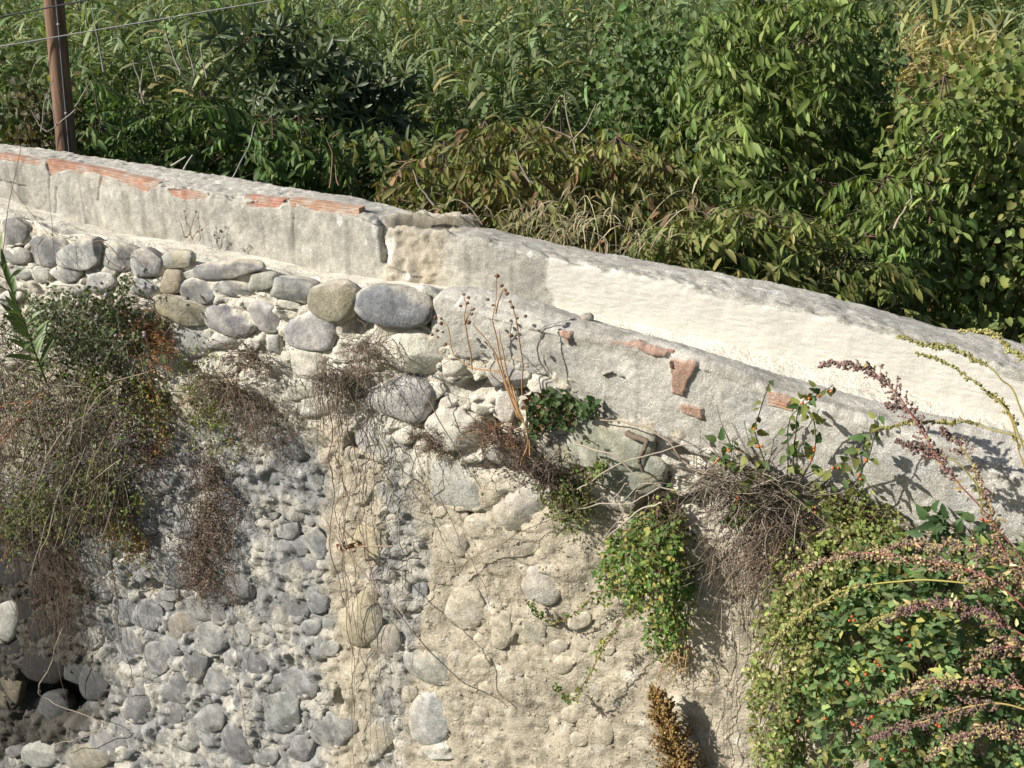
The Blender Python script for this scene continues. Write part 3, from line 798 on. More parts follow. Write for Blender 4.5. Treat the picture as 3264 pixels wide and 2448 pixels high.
# ---- mortar face
def mortar():
    ns, nr = 660, 360
    s = np.concatenate([np.linspace(-3.2, 1.0, 270), np.linspace(1.0, 6.6, ns - 270 + 1)[1:]])
    zt_l = smooth_interp(deck_fr, s, .03) - .02; zt_r = smooth_interp(near_bt, s, .03) + .06
    m = sstep(S_NEAR - .03, S_NEAR + .03, s)
    zt = lerp(zt_l, zt_r, m)
    v = np.linspace(0, 1, nr) ** 1.25
    S = np.broadcast_to(s, (nr, ns)).ravel()
    Z = (zt[None] * (1 - v[:, None]) + 0.0 * v[:, None]).ravel()
    p = np.stack([S, 0 * S, Z], 1)
    c, g, d, up = wall_colour(S, Z)
    w1 = fbm(p, .30, 4, 111); w2 = fbm(p, .09, 4, 112); w3 = fbm(p, .035, 3, 113)
    ridge = 1 - np.abs(fbm(p, .12, 4, 114)) * 2.2
    rough = .55 + .45 * np.clip(g + up, 0, 1)
    h = .040 * w1 + .012 * np.maximum(0, fbm(p, .14, 3, 118)) + rough * (.030 * w2 + .024 * w3) - rough * .04 * np.clip(ridge - .62, 0, 1) + .004
    pit = np.maximum(0, fbm(p, .05, 3, 115) - .22)
    h -= rough * pit * .09 * np.clip(g + up + .25, 0, 1)
    h -= up * .010
    # mortar drawn up round each stone, thin over them
    for (s0, z0, rad), k in zip(G, range(len(G))):
        sel = np.where((np.abs(S - s0) < rad * 1.7) & (np.abs(Z - z0) < rad * 1.7))[0]
        if len(sel) == 0: continue
        s_, z_, a1, a2, r_ = geo[k]
        M = np.array([[a1[0], a2[0]], [a1[1], a2[1]]]); Mi = np.linalg.inv(M)
        q = Mi @ np.stack([S[sel] - s_, Z[sel] - z_])
        e = np.hypot(q[0], q[1])
        kind = stones[k][5]
        lift = {'b': .004, 'w': .008, 'y': .003, 'L': .004}.get(kind, -.004)
        h[sel] += np.exp(-((e - 1.0) / .16) ** 2) * lift - np.exp(-(e / .8) ** 4) * (.02 if kind != 'b' else .004)
        low = np.exp(-((e - 1.06) / .10) ** 2) * np.clip(-q[1] * np.sign(a2[1]), 0, 1) * (.028 if kind not in 'by' else .008)
        h[sel] -= low
    for (x, y, rx, ry, dep) in cav:
        if 1000 < x < 2400 and y < 1660: rx, ry, dep = rx * 1.2, ry * 1.45, dep * 1.3
        (s0, z0), jx, jy = jac(x, y); a1, a2 = jx * rx, jy * ry
        Mi = np.linalg.inv(np.array([[a1[0], a2[0]], [a1[1], a2[1]]]))
        q = Mi @ np.stack([S - s0, Z - z0]); e = np.hypot(q[0], q[1]) + .25 * w2 + .1 * w3
        h -= dep * (1 - sstep(.55, 1.1, e))
    h -= .02 * (1 - sstep(0, .05, np.repeat(zt[None], nr, 0).ravel() - Z)) * (1 - np.broadcast_to(m, (nr, ns)).ravel())
    c = c * (1 + .16 * w2 + .10 * w3)[:, None]
    c = mixc(c, np.array((.72, .69, .62)), sstep(.33, .55, fbm(p, .06, 3, 117)) * .5 * (1 - d))
    V = W(S, h, Z)
    idx = np.arange(nr * ns).reshape(nr, ns)
    f = np.stack([idx[:-1, :-1], idx[1:, :-1], idx[1:, 1:], idx[:-1, 1:]], -1).reshape(-1, 4)
    link('mortar', mesh_from('mortar', V - np.array(rubble.location), [f], np.clip(c, .02, .85)), M_mortar, rubble)
    return s, zt, S, Z, h
_s, _zt, MS, MZ, MH = mortar()
_nr, _ns = 360, 660
def mortar_h(s, z):
    i = np.clip(np.searchsorted(_s, s), 0, _ns - 1)
    H = MH.reshape(_nr, _ns)[:, i]; Zc = MZ.reshape(_nr, _ns)[:, i]
    return float(np.interp(z, Zc[::-1], H[::-1]))

# ---- the wall's hidden body
def core():
    v, f = [], []
    ss = np.linspace(-3.2, 6.6, 30)
    zt = np.interp(ss, floor_bk[:, 0], floor_bk[:, 1]) - .12
    for s_, z_ in zip(ss, zt):
        for n_, zz in ((-.36, 0), (-.36, z_), (-.66, z_), (-.66, 0)): v.append(W(s_, n_, zz))
    for k in range(len(ss) - 1):
        for j in range(4): f.append((4 * k + j, 4 * k + (j + 1) % 4, 4 * k + 4 + (j + 1) % 4, 4 * k + 4 + j))
    f.append((0, 1, 2, 3)); e = 4 * (len(ss) - 1); f.append((e, e + 3, e + 2, e + 1))
    link('core', mesh_from('core', np.array(v) - np.array(rubble.location), [np.array(f)], np.tile(C_BEIGE * .7, (len(v), 1)), False), M_mortar, rubble)
core()

# ---- stones
FRONT = {'b': .26, 'y': .28, 'w': .48, 'L': .32, 'G': .40}
upper_s = poly_sdf(G[:, 0], G[:, 1], upper)
for k, ((x, y, w, h, r, kind), (s0, z0, a1, a2, rad)) in enumerate(zip(stones, geo)):
    sub = 4 if max(w, h) > 88 else 3
    V, F = ICO[sub]
    V = V.copy()
    rr = random.Random(k * 13 + 1)
    kk = rr.uniform(2.3, 3.6) if kind in 'gloDTtG' else rr.uniform(2.0, 2.5)
    if kind == 'w': kk = rr.uniform(2.4, 3.4)
    V /= (np.sum(np.abs(V) ** kk, axis=1) ** (1 / kk))[:, None]
    off = rr.uniform(0, 90)
    amp = {'w': .26, 'b': .16}.get(kind, .10)
    V *= (1 + amp * fbm(V + off, .9, 2, 200 + k) + (.14 if kind == 'w' else .09 if kind == 'b' else .05) * fbm(V + off, .35, 4, 300 + k))[:, None]
    for _ in range(rr.choice((2, 3, 4, 5)) if kind in 'glwto' else rr.choice((1, 2))):   # worn flat faces
        dvec = unit(np.array((rr.uniform(-1, 1), rr.uniform(-1, 1), rr.uniform(-.2, 1))))
        lim = rr.uniform(.62, .86); e = V @ dvec
        V -= np.maximum(0, e - lim)[:, None] * dvec * .9
    rn = rad * rr.uniform(.62, .85)
    hb = mortar_h(s0, z0)
    near = -.015 if upper_s[k] > 0 else -.03
    inup = upper_s[k] < 0
    fr = FRONT.get(kind, .42 if inup else .23) * rr.uniform(.85, 1.15)
    V[:, 2] = np.where(V[:, 2] > 0, V[:, 2] * fr, V[:, 2])
    cn = (-.010 if inup else -.016) + rr.uniform(-.012, .010) + {'b': .006, 'y': .008, 'G': .03, 'D': .04, 'T': .03}.get(kind, 0)
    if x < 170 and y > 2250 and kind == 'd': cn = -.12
    S = s0 + V[:, 0] * a1[0] + V[:, 1] * a2[0]; Z = z0 + V[:, 0] * a1[1] + V[:, 1] * a2[1]; NN = cn + V[:, 2] * rn
    wc, g, d, up = wall_colour(S, Z)
    base, dust = KCOL[kind]
    base = np.array(base) * rr.uniform(.85, 1.15) * np.array((rr.uniform(.96, 1.05), 1, rr.uniform(.95, 1.05)))
    p = np.stack([S, NN, Z], 1)
    cc = np.tile(base, (len(S), 1)) * (1 + .15 * fbm(p, .09, 4, 31 + k % 7))[:, None]
    if kind in 'glD':   # paler crust patches
        cc = mixc(cc, base * 1.7, sstep(.0, .35, fbm(p, .07, 4, 37 + k % 5)) * .6); cc = mixc(cc, base * .6, sstep(.05, .4, fbm(p, .05, 4, 57 + k % 5)) * .5)
    if kind in 'GTo': cc = mixc(cc, np.array((.38, .32, .17)), sstep(.0, .45, fbm(p, .10, 4, 38)) * .45)
    # mortar smeared over the rims and lower on the back
    rim = sstep(.20, -.10, V[:, 2] + .35 * fbm(p, .05, 3, 39))
    cc = mixc(cc, wc * 1.05, np.clip(rim * .8 + dust * sstep(-.35, .35, fbm(p, .08, 3, 40) + dust - .5), 0, .95) * (1 - .7 * d))
    cc = mixc(cc, np.array((.25, .255, .255)), g * (1 - d) * (.35 if kind in 'yLl' else .15))
    if kind not in 'L': cc = mixc(cc, cc * .55, d)  # stones darkened alike: wetness plus painted shade
    me = mesh_from('stone', W(S, NN, Z) - np.array(rubble.location), [F], np.clip(cc, .015, .85))
    link('stone', me, M_stone, rubble)

# ---- crumbs of mortar and pebbles stuck on the face
def crumbs():
    ac = Acc()
    V, F = ICO[1]
    n = 5200
    xs = rng.uniform(-60, 2480, n); ys = rng.uniform(930, 2500, n)
    top = np.interp(xs, [0, 1000, 1340, 1360, 1740, 2190, 2500], [760, 1000, 1080, 1150, 1260, 1500, 1620])
    ok = ys > top + 15; xs, ys = xs[ok], ys[ok]
    sz = np.array([P(a, b) for a, b in zip(xs, ys)])
    wc, g, d, up = wall_colour(sz[:, 0], sz[:, 1])
    for k in range(len(xs)):
        r = min(rng.gamma(1.4, .0036) + .002, .016)
        hh = mortar_h(sz[k, 0], sz[k, 1])
        v = V * (1 + .35 * rng.normal(0, .5, (len(V), 1))).clip(.5, 1.5) * np.array((1.2, .8, .9)) * r
        c0 = W(sz[k, 0], hh - r * .25, sz[k, 1])
        ac.add(v + c0, [F], wc[k] * rng.uniform(.8, 1.2))
    o = ac.build('crumbs', M_mortar, rubble, smooth=False); tag(o, kind='stuff')
crumbs()

# ---- loose pebble lying on the near channel wall
def loose():
    s0, z0 = P(1872, 995, -.12)
    V, F = ICO[3]; V = V * (1 + .25 * fbm(V + 5, .8, 3, 77))[:, None] * np.array((.028, .022, .02))
    z0 = np.interp(s0, near_in[:, 0], near_in[:, 1]) + .014
    o = link('loose_stone', mesh_from('loose_stone', V, [F], np.tile((.36, .34, .29), (len(V), 1)) * (1 + .2 * fbm(V, .01, 2, 3))[:, None]), M_stone)
    o.location = W(s0, -.125, z0)
    tag(o, 'small loose lump of stone lying on top of the near channel wall', 'stone')
loose()
# ================================================================== vegetation behind the wall
UP = np.array((0, 0, 1.0))

def rand_in_poly(poly, n, seed):
    r = np.random.default_rng(seed)
    p = np.array(poly, float); lo, hi = p.min(0), p.max(0)
    out = np.zeros((0, 2))
    while len(out) < n:
        q = r.uniform(lo, hi, (n * 2, 2))
        q = q[poly_sdf(q[:, 0], q[:, 1], poly) < 0]
        out = np.vstack([out, q])
    return out[:n]

def spread_pts(poly, n, d0, d1, seed):
    """points through the volume behind a patch of the view, d0..d1 metres from the camera"""
    r = np.random.default_rng(seed)
    q = rand_in_poly(poly, n, seed)
    d = r.uniform(d0, d1, n)
    return np.array([at(x, y, k) for (x, y), k in zip(q, d)])

def inst(name, me, parent, loc, x, up, scale):
    """one part sharing mesh me, its x axis along x"""
    x = unit(np.asarray(x, float)); z = np.asarray(up, float) - x * (np.asarray(up, float) @ x); z = unit(z); y = np.cross(z, x)
    o = bpy.data.objects.new(name, me); col.objects.link(o)
    o.parent = parent
    m = Matrix(((x[0], y[0], z[0], 0), (x[1], y[1], z[1], 0), (x[2], y[2], z[2], 0), (0, 0, 0, 1))) @ Matrix.Scale(scale, 4)
    m.translation = Vector(np.asarray(loc, float) - np.array(parent.location))
    o.matrix_local = m
    return o

# ---------------- giant reeds
REED_C = [(.18, .25, .105), (.23, .295, .14), (.13, .19, .075), (.27, .31, .145)]
def reed_mesh(k, dry=False, short=1.0):
    ac = Acc(); r = np.random.default_rng(900 + k)
    H = r.uniform(3.6, 4.6) * short
    lean = r.normal(0, .10, 2)
    pts = np.array([(lean[0] * t * t * H, lean[1] * t * t * H, H * t) for t in np.linspace(0, 1, 9)])
    base = np.array((.30, .27, .14)) if dry else np.array((.13, .17, .07))
    ac.tube(pts, [.014, .011, .006, .003], base, 4)
    nl = int(38 * short)
    tt = np.sort(r.uniform(.28, 1.0, nl))
    az0 = r.uniform(0, 6.28)
    for strip_k, (dr, w) in enumerate(((1.0, .075), (1.7, .07), (2.6, .065))):
        sel = np.arange(nl) % 3 == strip_k
        t = tt[sel]; az = az0 + (np.arange(nl)[sel] % 2) * math.pi + r.normal(0, .5, sel.sum())
        pos = np.stack([np.interp(t, np.linspace(0, 1, 9), pts[:, j]) for j in range(3)], 1)
        el = np.radians(r.uniform(25, 65, len(t))) + (t > .9) * .35
        d = np.stack([np.cos(az) * np.cos(el), np.sin(az) * np.cos(el), np.sin(el)], 1)
        L = r.uniform(.55, .95, len(t)) * (1.1 - .35 * t)
        if dry: cc = vary([(.52, .44, .20), (.58, .50, .25), (.40, .36, .15)], len(t), .15)
        else: cc = vary(REED_C, len(t), .18); 
        yel = r.random(len(t)) < .06
        cc[yel] = np.array((.34, .29, .12))
        ac.batch(t_strip(6, w, dr), pos, d, UP, L, cc, roll=r.normal(0, .4, len(t)))
    v = np.concatenate(ac.v); c = np.concatenate(ac.c)
    return ac, mesh_from('giant_reed', v, [np.concatenate(x) for x in ac.f.values()], c)

reed_variants = [reed_mesh(k) for k in range(7)]
for ac, me in reed_variants: me.materials.append(M_leaf)
rr = np.random.default_rng(31)
reed_spots = []
for k in range(2000):
    x = rr.uniform(-250, 3500); d = 11.0 + 12 * rr.random() ** 1.5
    if len(reed_spots) > 1000: break
    p = at(x, 300, d)
    g = ground_z(p)
    tall = 1.0
    if x > 2650 : 
        if d < 14.0 or (2780 < x < 3160 and d < 18): continue
    if 650 < x < 1300 and d < 12.2: continue
    # keep the near reeds low enough to be behind the trees, the far ones tall
    reed_spots.append((d, x, p[0], p[1], g))
reed_spots.sort()
near_reeds, far_reeds = reed_spots[:280], reed_spots[280:]
for i, (d, x, a, b, g) in enumerate(near_reeds):
    ac, me = reed_variants[i % 7]
    o = link('giant_reed', me)
    o.location = (a, b, g - .1); o.rotation_euler = (rr.normal(0, .06), rr.normal(0, .06), rr.uniform(0, 6.28))
    sc = rr.uniform(.85, 1.12); o.scale = (sc, sc, sc)
    tag(o, 'tall green giant reed with long arching leaves in the dense reed bed behind the wall', 'reed', 'giant reeds of the reed bed behind the wall')
def reed_mass(name, spots, variants, label, cat):
    acc = Acc()
    for i, (d, x, a, b, g) in enumerate(spots):
        ac, me = variants[i % len(variants)]
        v = np.concatenate(ac.v); c = np.concatenate(ac.c) * rr.uniform(.8, 1.25)
        th = rr.uniform(0, 6.28); R = np.array(((math.cos(th), -math.sin(th), 0), (math.sin(th), math.cos(th), 0), (0, 0, 1)))
        v = (v * rr.uniform(.85, 1.15)) @ R.T + np.array((a, b, g - .1))
        acc.add(v, [np.concatenate(f) for f in ac.f.values()], c)
    o = acc.build(name, M_leaf); tag(o, label, cat, kind='stuff'); return o
reed_mass('reed_thicket', far_reeds, reed_variants, 'dense far mass of green reeds filling the slope', 'reeds')
dry_variants = [reed_mesh(40 + k, True, .62) for k in range(3)]
dry_spots = [(0, 0, p[0], p[1], p[2] - 2.4) for p in spread_pts([(2830,140),(3100,140),(3120,360),(2850,360)], 190, 13.0, 17.0, 77)]
reed_mass('dry_reeds', dry_spots, dry_variants, 'patch of dry yellow reeds standing behind the creeper at upper right', 'dry reeds')

# ---------------- walnut: compound leaves of drooping leaflets
T_LEAFLET = [t_leaf(3, .33, .20, .25, .48), t_leaf(3, .37, .30, .42, .5), t_leaf(3, .31, .14, .15, .46, .02)]
def walnut_leaf(k, pal):
    ac = Acc(); r = np.random.default_rng(500 + k)
    n = int(r.integers(3, 5)); L = 1.0
    t = np.linspace(0, 1, 7); droop = r.uniform(.35, .7)
    rach = np.stack([t, .04 * np.sin(3 * t + k), -droop * t ** 2], 1)
    ac.tube(rach, [.012, .006], np.array((.13, .15, .05)), 3)
    for j in range(n):
        tb = .40 + .52 * j / n
        b = np.array([np.interp(tb, t, rach[:, m]) for m in range(3)])
        for sd in (-1, 1):
            d = np.array((.40 + r.normal(0, .1), sd * (.55 + r.normal(0, .12)), -1.15 + r.normal(0, .25)))
            ac.batch(T_LEAFLET[(j + k) % 3], b, d, UP + r.normal(0, .25, 3), r.uniform(.27, .38), vary(pal, 1, .18), roll=r.normal(0, .35, 1))
    ac.batch(T_LEAFLET[k % 3], rach[-1], (1, r.normal(0, .2), -1.1), UP + r.normal(0, .2, 3), r.uniform(.32, .42), vary(pal, 1, .15))
    v = np.concatenate(ac.v) * .80; c = np.concatenate(ac.c); fs = [np.concatenate(x) for x in ac.f.values()]
    th = r.uniform(1.6, 2.6) * r.choice((-1, 1)); ct, sn = math.cos(th), math.sin(th)
    v2 = v @ np.array(((ct, sn, 0), (-sn, ct, 0), (0, 0, 1))) * r.uniform(.75, 1.0) + np.array((-.04, 0, .08))
    v = np.vstack([v, v2]); fs = [np.vstack([f, f + len(c)]) for f in fs]; c = np.vstack([c, c * r.uniform(.85, 1.15)])
    me = mesh_from('leaf', v, fs, np.clip(c, 0, 1)); me.materials.append(M_leaf)
    return me

GREEN_W = [(.16, .225, .06), (.19, .255, .07), (.13, .19, .05), (.22, .27, .085)]
DARK_W = [(.12, .195, .06), (.15, .225, .07), (.095, .16, .05)]
BROWN_W = [(.21, .225, .07), (.24, .24, .08), (.18, .205, .06), (.26, .22, .085), (.16, .19, .055), (.22, .24, .07), (.27, .17, .09)]
MIX_W = [(.20, .24, .065), (.24, .255, .085), (.17, .22, .06), (.26, .235, .09)]
bark_c = np.array((.18, .13, .095))

def shrub(name, label, cat, poly, depth, n_leaf, palette, size, stems, seed, group=None, leaf_fn=walnut_leaf, nvar=7, outward=.7, extra=None):
    r = np.random.default_rng(seed)
    pts = spread_pts(poly, n_leaf, depth[0], depth[1], seed)
    cen = pts.mean(0)
    base = np.array((cen[0], cen[1], ground_z(cen)))
    root = thing(name, label, cat, base, group)
    ac = Acc()
    # stems from the ground up into the crown
    heads = []
    top = np.array([at(x, y, (depth[0] + depth[1]) / 2 + r.normal(0, .15)) for x, y in stems])
    for tp in top:
        b0 = base + np.array((r.normal(0, .15), r.normal(0, .12), 0))
        mid = (b0 + tp) / 2 + np.array((r.normal(0, .10), r.normal(0, .10), .1)); mid[:2] = mid[:2] * .5 + tp[:2] * .5
        c = crom([b0, mid, tp], 8); c = jit(c, .02)
        ac.tube(c, [.024, .014, .005], bark_c * r.uniform(.7, 1.1), 5); heads.append(c)
    H = np.vstack(heads)
    metas = [leaf_fn(seed * 10 + k, palette) for k in range(nvar)]
    for i, p in enumerate(pts):
        q = H[np.argmin(np.sum((H - p) ** 2 * np.array((1, 1, .6)), 1) + r.uniform(0, .05, len(H)))]
        v = p - q
        L = size * r.uniform(.75, 1.2)
        d = unit(np.array((v[0], v[1], 0)) * outward + np.array((r.choice((-1, 1)) * r.uniform(.4, 1.0), r.normal(0, .3) - .40, r.uniform(.15, .6))))
        b = p - d * L * .5
        if i % 2 == 0:
            tw = crom([q, (q + b) / 2 + np.array((0, 0, -.03)), b], 3); ac.tube(tw, [.006, .0025], bark_c * .75, 3)
        inst('leaf', metas[i % nvar], root, b, d, UP + np.array((r.normal(0, .18) - .12, r.normal(0, .18) - .15, 0)), L)
    if extra: extra(ac, r)
    ac.build('branches', M_stem, root)
    return root

GW = 'walnut bushes behind the wall'
shrub('walnut_tree', 'low dark green walnut bush beside the wooden pole', 'tree', [(235,570),(225,400),(250,250),(330,235),(440,340),(540,340),(640,270),(730,330),(770,470),(800,600),(600,570)], (7.4, 8.4), 230, DARK_W, .36,
      [(300,250),(420,350),(520,360),(640,290),(720,380),(350,420)], 41, GW)
shrub('walnut_tree', 'small walnut sapling in front of the dark loquat', 'tree', [(800,600),(790,430),(850,355),(960,345),(1000,420),(1010,600)], (7.2, 7.9), 70, DARK_W, .36, [(870,370),(960,370),(850,470)], 42, GW)
shrub('walnut_tree', 'wilting walnut bush with yellowing and brown leaves above the dry grass', 'tree', [(1230,650),(1270,500),(1400,420),(1540,370),(1680,350),(1880,420),(2020,410),(2180,480),(2330,640),(2390,870),(2100,850),(1900,800),(1600,730),(1400,690)], (5.9, 7.2), 300, BROWN_W, .33,
      [(1300,540),(1420,440),(1560,390),(1800,300),(1950,440),(2100,500),(2200,600),(1700,500)], 43, GW)
shrub('walnut_tree', 'tall green walnut tree rising out of the top of the picture', 'tree', [(2240,160),(2330,-60),(2740,-60),(2750,180),(2710,420),(2770,600),(2640,720),(2480,860),(2380,800),(2290,520),(2230,320)], (6.0, 7.2), 290, GREEN_W, .35,
      [(2400,-40),(2650,-60),(2560,120),(2340,180),(2480,330),(2690,300),(2600,560)], 44, GW)
shrub('walnut_tree', 'slender green walnut sapling in front of the creeper at right', 'tree', [(2910,230),(3060,230),(3090,400),(3000,600),(3020,760),(2920,900),(2740,880),(2680,760),(2760,650),(2830,530),(2930,420)], (5.4, 6.0), 110, GREEN_W, .31,
      [(2990,240),(3010,420),(2850,560),(2960,640),(2780,760)], 45, GW)
shrub('walnut_tree', 'olive green walnut growth drooping over the back of the channel', 'tree', [(2100,700),(2280,640),(2500,640),(2700,740),(2870,830),(2930,985),(2850,965),(2600,905),(2350,870),(2100,830)], (5.0, 5.9), 200, MIX_W, .30,
      [(2350,680),(2500,680),(2700,800),(2880,880)], 46, GW)

# ---------------- loquat: stiff dark leaves in rosettes, rusty flower heads
def loquat_rosette(k, pal):
    ac = Acc(); r = np.random.default_rng(700 + k); n = 10
    az = np.arange(n) * 2.4 + r.normal(0, .2, n); el = np.radians(np.linspace(60, -15, n) + r.normal(0, 8, n))
    d = np.stack([np.sin(el), np.cos(el) * np.cos(az), np.cos(el) * np.sin(az)], 1)
    for o3 in ((0, 0, 0), (-.3, .95, .5), (-.2, -.8, .75)):
        ac.batch(t_leaf(3, .25, .22, .12, .6), np.zeros((n, 3)) + np.array(o3) + r.normal(0, .1, 3), unit(d + r.normal(0, .12, (n, 3))), np.tile((1.0, 0, 0), (n, 1)) + r.normal(0, .15, (n, 3)), r.uniform(.75, 1.05, n), vary(pal, n, .14))
    if k % 3 == 0:
        q = r.normal(0, 1, (26, 3)) * np.array((.16, .09, .09)) + np.array((.3, 0, 0))
        ac.batch(OCTA, q, r.normal(0, 1, (26, 3)), UP, .035, vary([(.30, .19, .08), (.38, .27, .14)], 26, .2))
    v = np.concatenate(ac.v); c = np.concatenate(ac.c)
    me = mesh_from('leaf', v, [np.concatenate(x) for x in ac.f.values()], c); me.materials.append(M_glossy)
    return me
LOQ = [(.10, .135, .065), (.12, .155, .075), (.08, .11, .055), (.16, .19, .10)]
shrub('loquat_tree', 'dark glossy loquat tree with rosettes of stiff leaves and rusty flower heads', 'tree', [(800,600),(770,330),(740,180),(830,70),(960,80),(1090,190),(1230,280),(1300,430),(1290,570),(1230,640),(1100,610)], (9.0, 10.8), 300, LOQ, .17,
      [(830,120),(950,110),(1080,230),(1200,320),(900,350),(1120,430),(1250,520)], 51, leaf_fn=loquat_rosette, nvar=9)

# ---------------- creepers with small rounded leaves
def creeper(name, label, polys, depth, n, pal, size, seed, shoots=0, heart=True):
    r = np.random.default_rng(seed)
    pts = np.vstack([spread_pts(pl, m, depth[0], depth[1], seed + k) for k, (pl, m) in enumerate(polys)])
    # clump them round shoots so that dark gaps stay between
    cl = pts[r.choice(len(pts), max(40, n // 55), replace=False)]
    idx = r.integers(0, len(cl), n)
    pos = cl[idx] + r.normal(0, 1, (n, 3)) * np.array((.13, .13, .17))
    cen = pts.mean(0)
    base = np.array((cen[0], cen[1], ground_z(cen)))
    root = thing(name, label, 'creeper', base)
    ac = Acc()
    up = unit(np.array((-.35, -.75, .55)) + r.normal(0, .42, (n, 3)))
    d = unit(np.array((0, -.1, -.75)) + r.normal(0, .55, (n, 3)))
    ac.batch(t_heart(.95), pos, d, up, size * r.uniform(.6, 1.25, n), vary(pal, n, .17))
    ac.build('foliage', M_leaf, root)
    st = Acc()
    for q in cl:
        b = q - np.array((r.normal(0, .1), r.normal(0, .1) - .1, r.uniform(.5, .9)))
        st.tube(jit(crom([b, (q + b) / 2 + r.normal(0, .05, 3), q + np.array((0, 0, .15))], 4), .01), [.006, .002], np.array((.18, .09, .05)) * r.uniform(.7, 1.2), 3)
    for _ in range(3):
        st.tube(crom([base + r.normal(0, .1, 3), (base + cen) / 2 + r.normal(0, .15, 3), cen + r.normal(0, .2, 3)], 6), [.025, .012], bark_c * .8, 5)
    st.build('shoots', M_stem, root)
    return root
CRP = [(.21, .28, .075), (.26, .31, .095), (.17, .235, .065), (.31, .33, .11)]
CRD = [(.12, .185, .065), (.14, .205, .07), (.095, .15, .05)]
creeper('creeper', 'yellow green creeper with small rounded leaves covering the right edge', [([(2860,520),(2960,420),(3100,300),(3330,220),(3330,1120),(3180,1070),(2980,1000),(2960,700)], 900)], (5.7, 7.4), 9500, CRP, .050, 60)
creeper('creeper', 'dark green creeper behind the tall walnut tree', [([(2330,120),(2740,60),(2780,330),(2740,560),(2780,760),(2500,800),(2280,560)], 900)], (7.3, 8.4), 5200, CRD, .056, 61)
creeper('creeper', 'round leaved creeper climbing between the reeds and the wilting walnut', [([(1930,180),(2120,120),(2330,140),(2320,420),(2200,520),(2020,480),(1950,360)], 900)], (7.8, 9.2), 3600, CRD, .052, 62)
creeper('creeper', 'low tangle of small green leaves behind the left end of the channel', [([(-80,420),(120,300),(260,330),(250,520),(-80,500)], 300)], (7.6, 9.0), 1500, [(.10,.14,.05),(.13,.15,.06),(.15,.12,.06)], .05, 63)

# ---------------- undergrowth that closes the gaps low down
def undergrowth():
    ac = Acc(); r = np.random.default_rng(64); n = 26000
    x = r.uniform(-300, 3500, n); dep = r.uniform(7.5, 10.8, n)
    y = np.interp(x, [0, 1000, 2000, 3264], [470, 620, 830, 1100]) + r.uniform(-330, 200, n)
    pos = np.array([at(a, b, c) for a, b, c in zip(x, y, dep)])
    keep = pos[:, 2] < 5.2 - .25 * (dep - 8) + .5 * fbm(pos, 1.2, 3, 65); pos = pos[keep]; n = len(pos)
    ac.batch(t_leaf(2, .3, .1, .3), pos, unit(r.normal(0, .7, (n, 3)) + np.array((0, -.2, -.2))), UP + r.normal(0, .4, (n, 3)), r.uniform(.05, .16, n), vary([(.11, .16, .05), (.13, .18, .06), (.09, .13, .045), (.18, .18, .07)], n, .2))
    o = ac.build('undergrowth', M_leaf); tag(o, 'dark tangled undergrowth filling the gaps behind the channel', 'undergrowth', kind='stuff')
undergrowth()

# ---------------- grasses and bare twigs behind the channel
def grass_tuft(name, label, px, py, dep, n, H, pal, seed, spread=.22, cat='grass'):
    r = np.random.default_rng(seed); b = at(px, py, dep)
    root = thing(name, label, cat, b)
    ac = Acc()
    for k in range(n):
        p0 = b + np.array((r.normal(0, spread), r.normal(0, .10), -.12))
        h = H * r.uniform(.5, 1.15); ln = r.normal(0, .28, 2) * h + np.array((.05, -.03)); 
        c = crom([p0, p0 + np.array((ln[0] * .35, ln[1] * .35, h * .6)), p0 + np.array((ln[0], ln[1], h * .93)), p0 + np.array((ln[0] * 1.6, ln[1] * 1.5, h * .80))], 4)
        cc = vary(pal, 1, .15)[0]
        ac.tube(c, [.0035, .0025, .0012], cc, 3)
        m = 6; tt = r.uniform(.5, 1, m); pos = np.stack([np.interp(tt, np.linspace(0, 1, len(c)), c[:, j]) for j in range(3)], 1)
        ac.batch(t_strip(3, .06, 1.2), pos, unit(r.normal(0, .5, (m, 3)) + np.array((ln[0], ln[1], .35))), UP, r.uniform(.06, .16, m), vary(pal, m, .15))
    ac.build('blades', M_dry, root)
    return root
STRAW = [(.50, .44, .27), (.56, .50, .33), (.40, .35, .20)]
def grass_on(px, dx, n, H, seed, label):   # rooted just behind the back of the channel
    y = np.interp(px, [1550,1720,1900,2150], [718,760,795,840]); return grass_tuft('dry_grass', label, px, y + 25, 5.35 if px < 1800 else 5.1, n, H, STRAW, seed, dx)
grass_on(1700, .14, 34, .33, 81, 'tuft of straw coloured dry grass behind the middle of the channel')
grass_on(1930, .10, 18, .42, 82, 'thin clump of bleached grass with one long bent stalk, right of the thicker tuft')

def twigs(name, label, lines, dep, r0, colr, seed, cat='branch'):
    r = np.random.default_rng(seed)
    root = thing(name, label, cat, at(lines[0][0][0], lines[0][0][1], dep))
    ac = Acc()
    for L in lines:
        ac = Acc(); ac.tube(jit(crom([at(x, y, dep) for x, y in L], 5), .006), [r0, r0 * .45], np.array(colr) * r.uniform(.8, 1.15), 4); ac.build('twig', M_stem, root)
twigs('dead_branch', 'bare grey branch standing among the wilting walnut leaves', [[(1835,490),(1815,400),(1800,300)],[(1820,440),(1770,420),(1725,412)],[(1825,450),(1870,400),(1900,330)]], 5.85, .007, (.29, .24, .18), 84)
twigs('dead_branch', 'bare branch low among brown leaves right of the patched crack', [[(1700,585),(1660,530),(1640,480)],[(1690,580),(1660,545)],[(1385,655),(1340,590),(1320,540)]], 5.75, .008, (.34, .29, .22), 85)
twigs('dead_branch', 'pale crooked branch in the olive walnut growth', [[(2850,730),(2880,670),(2900,640),(2905,600)]], 5.0, .007, (.36, .30, .22), 86)
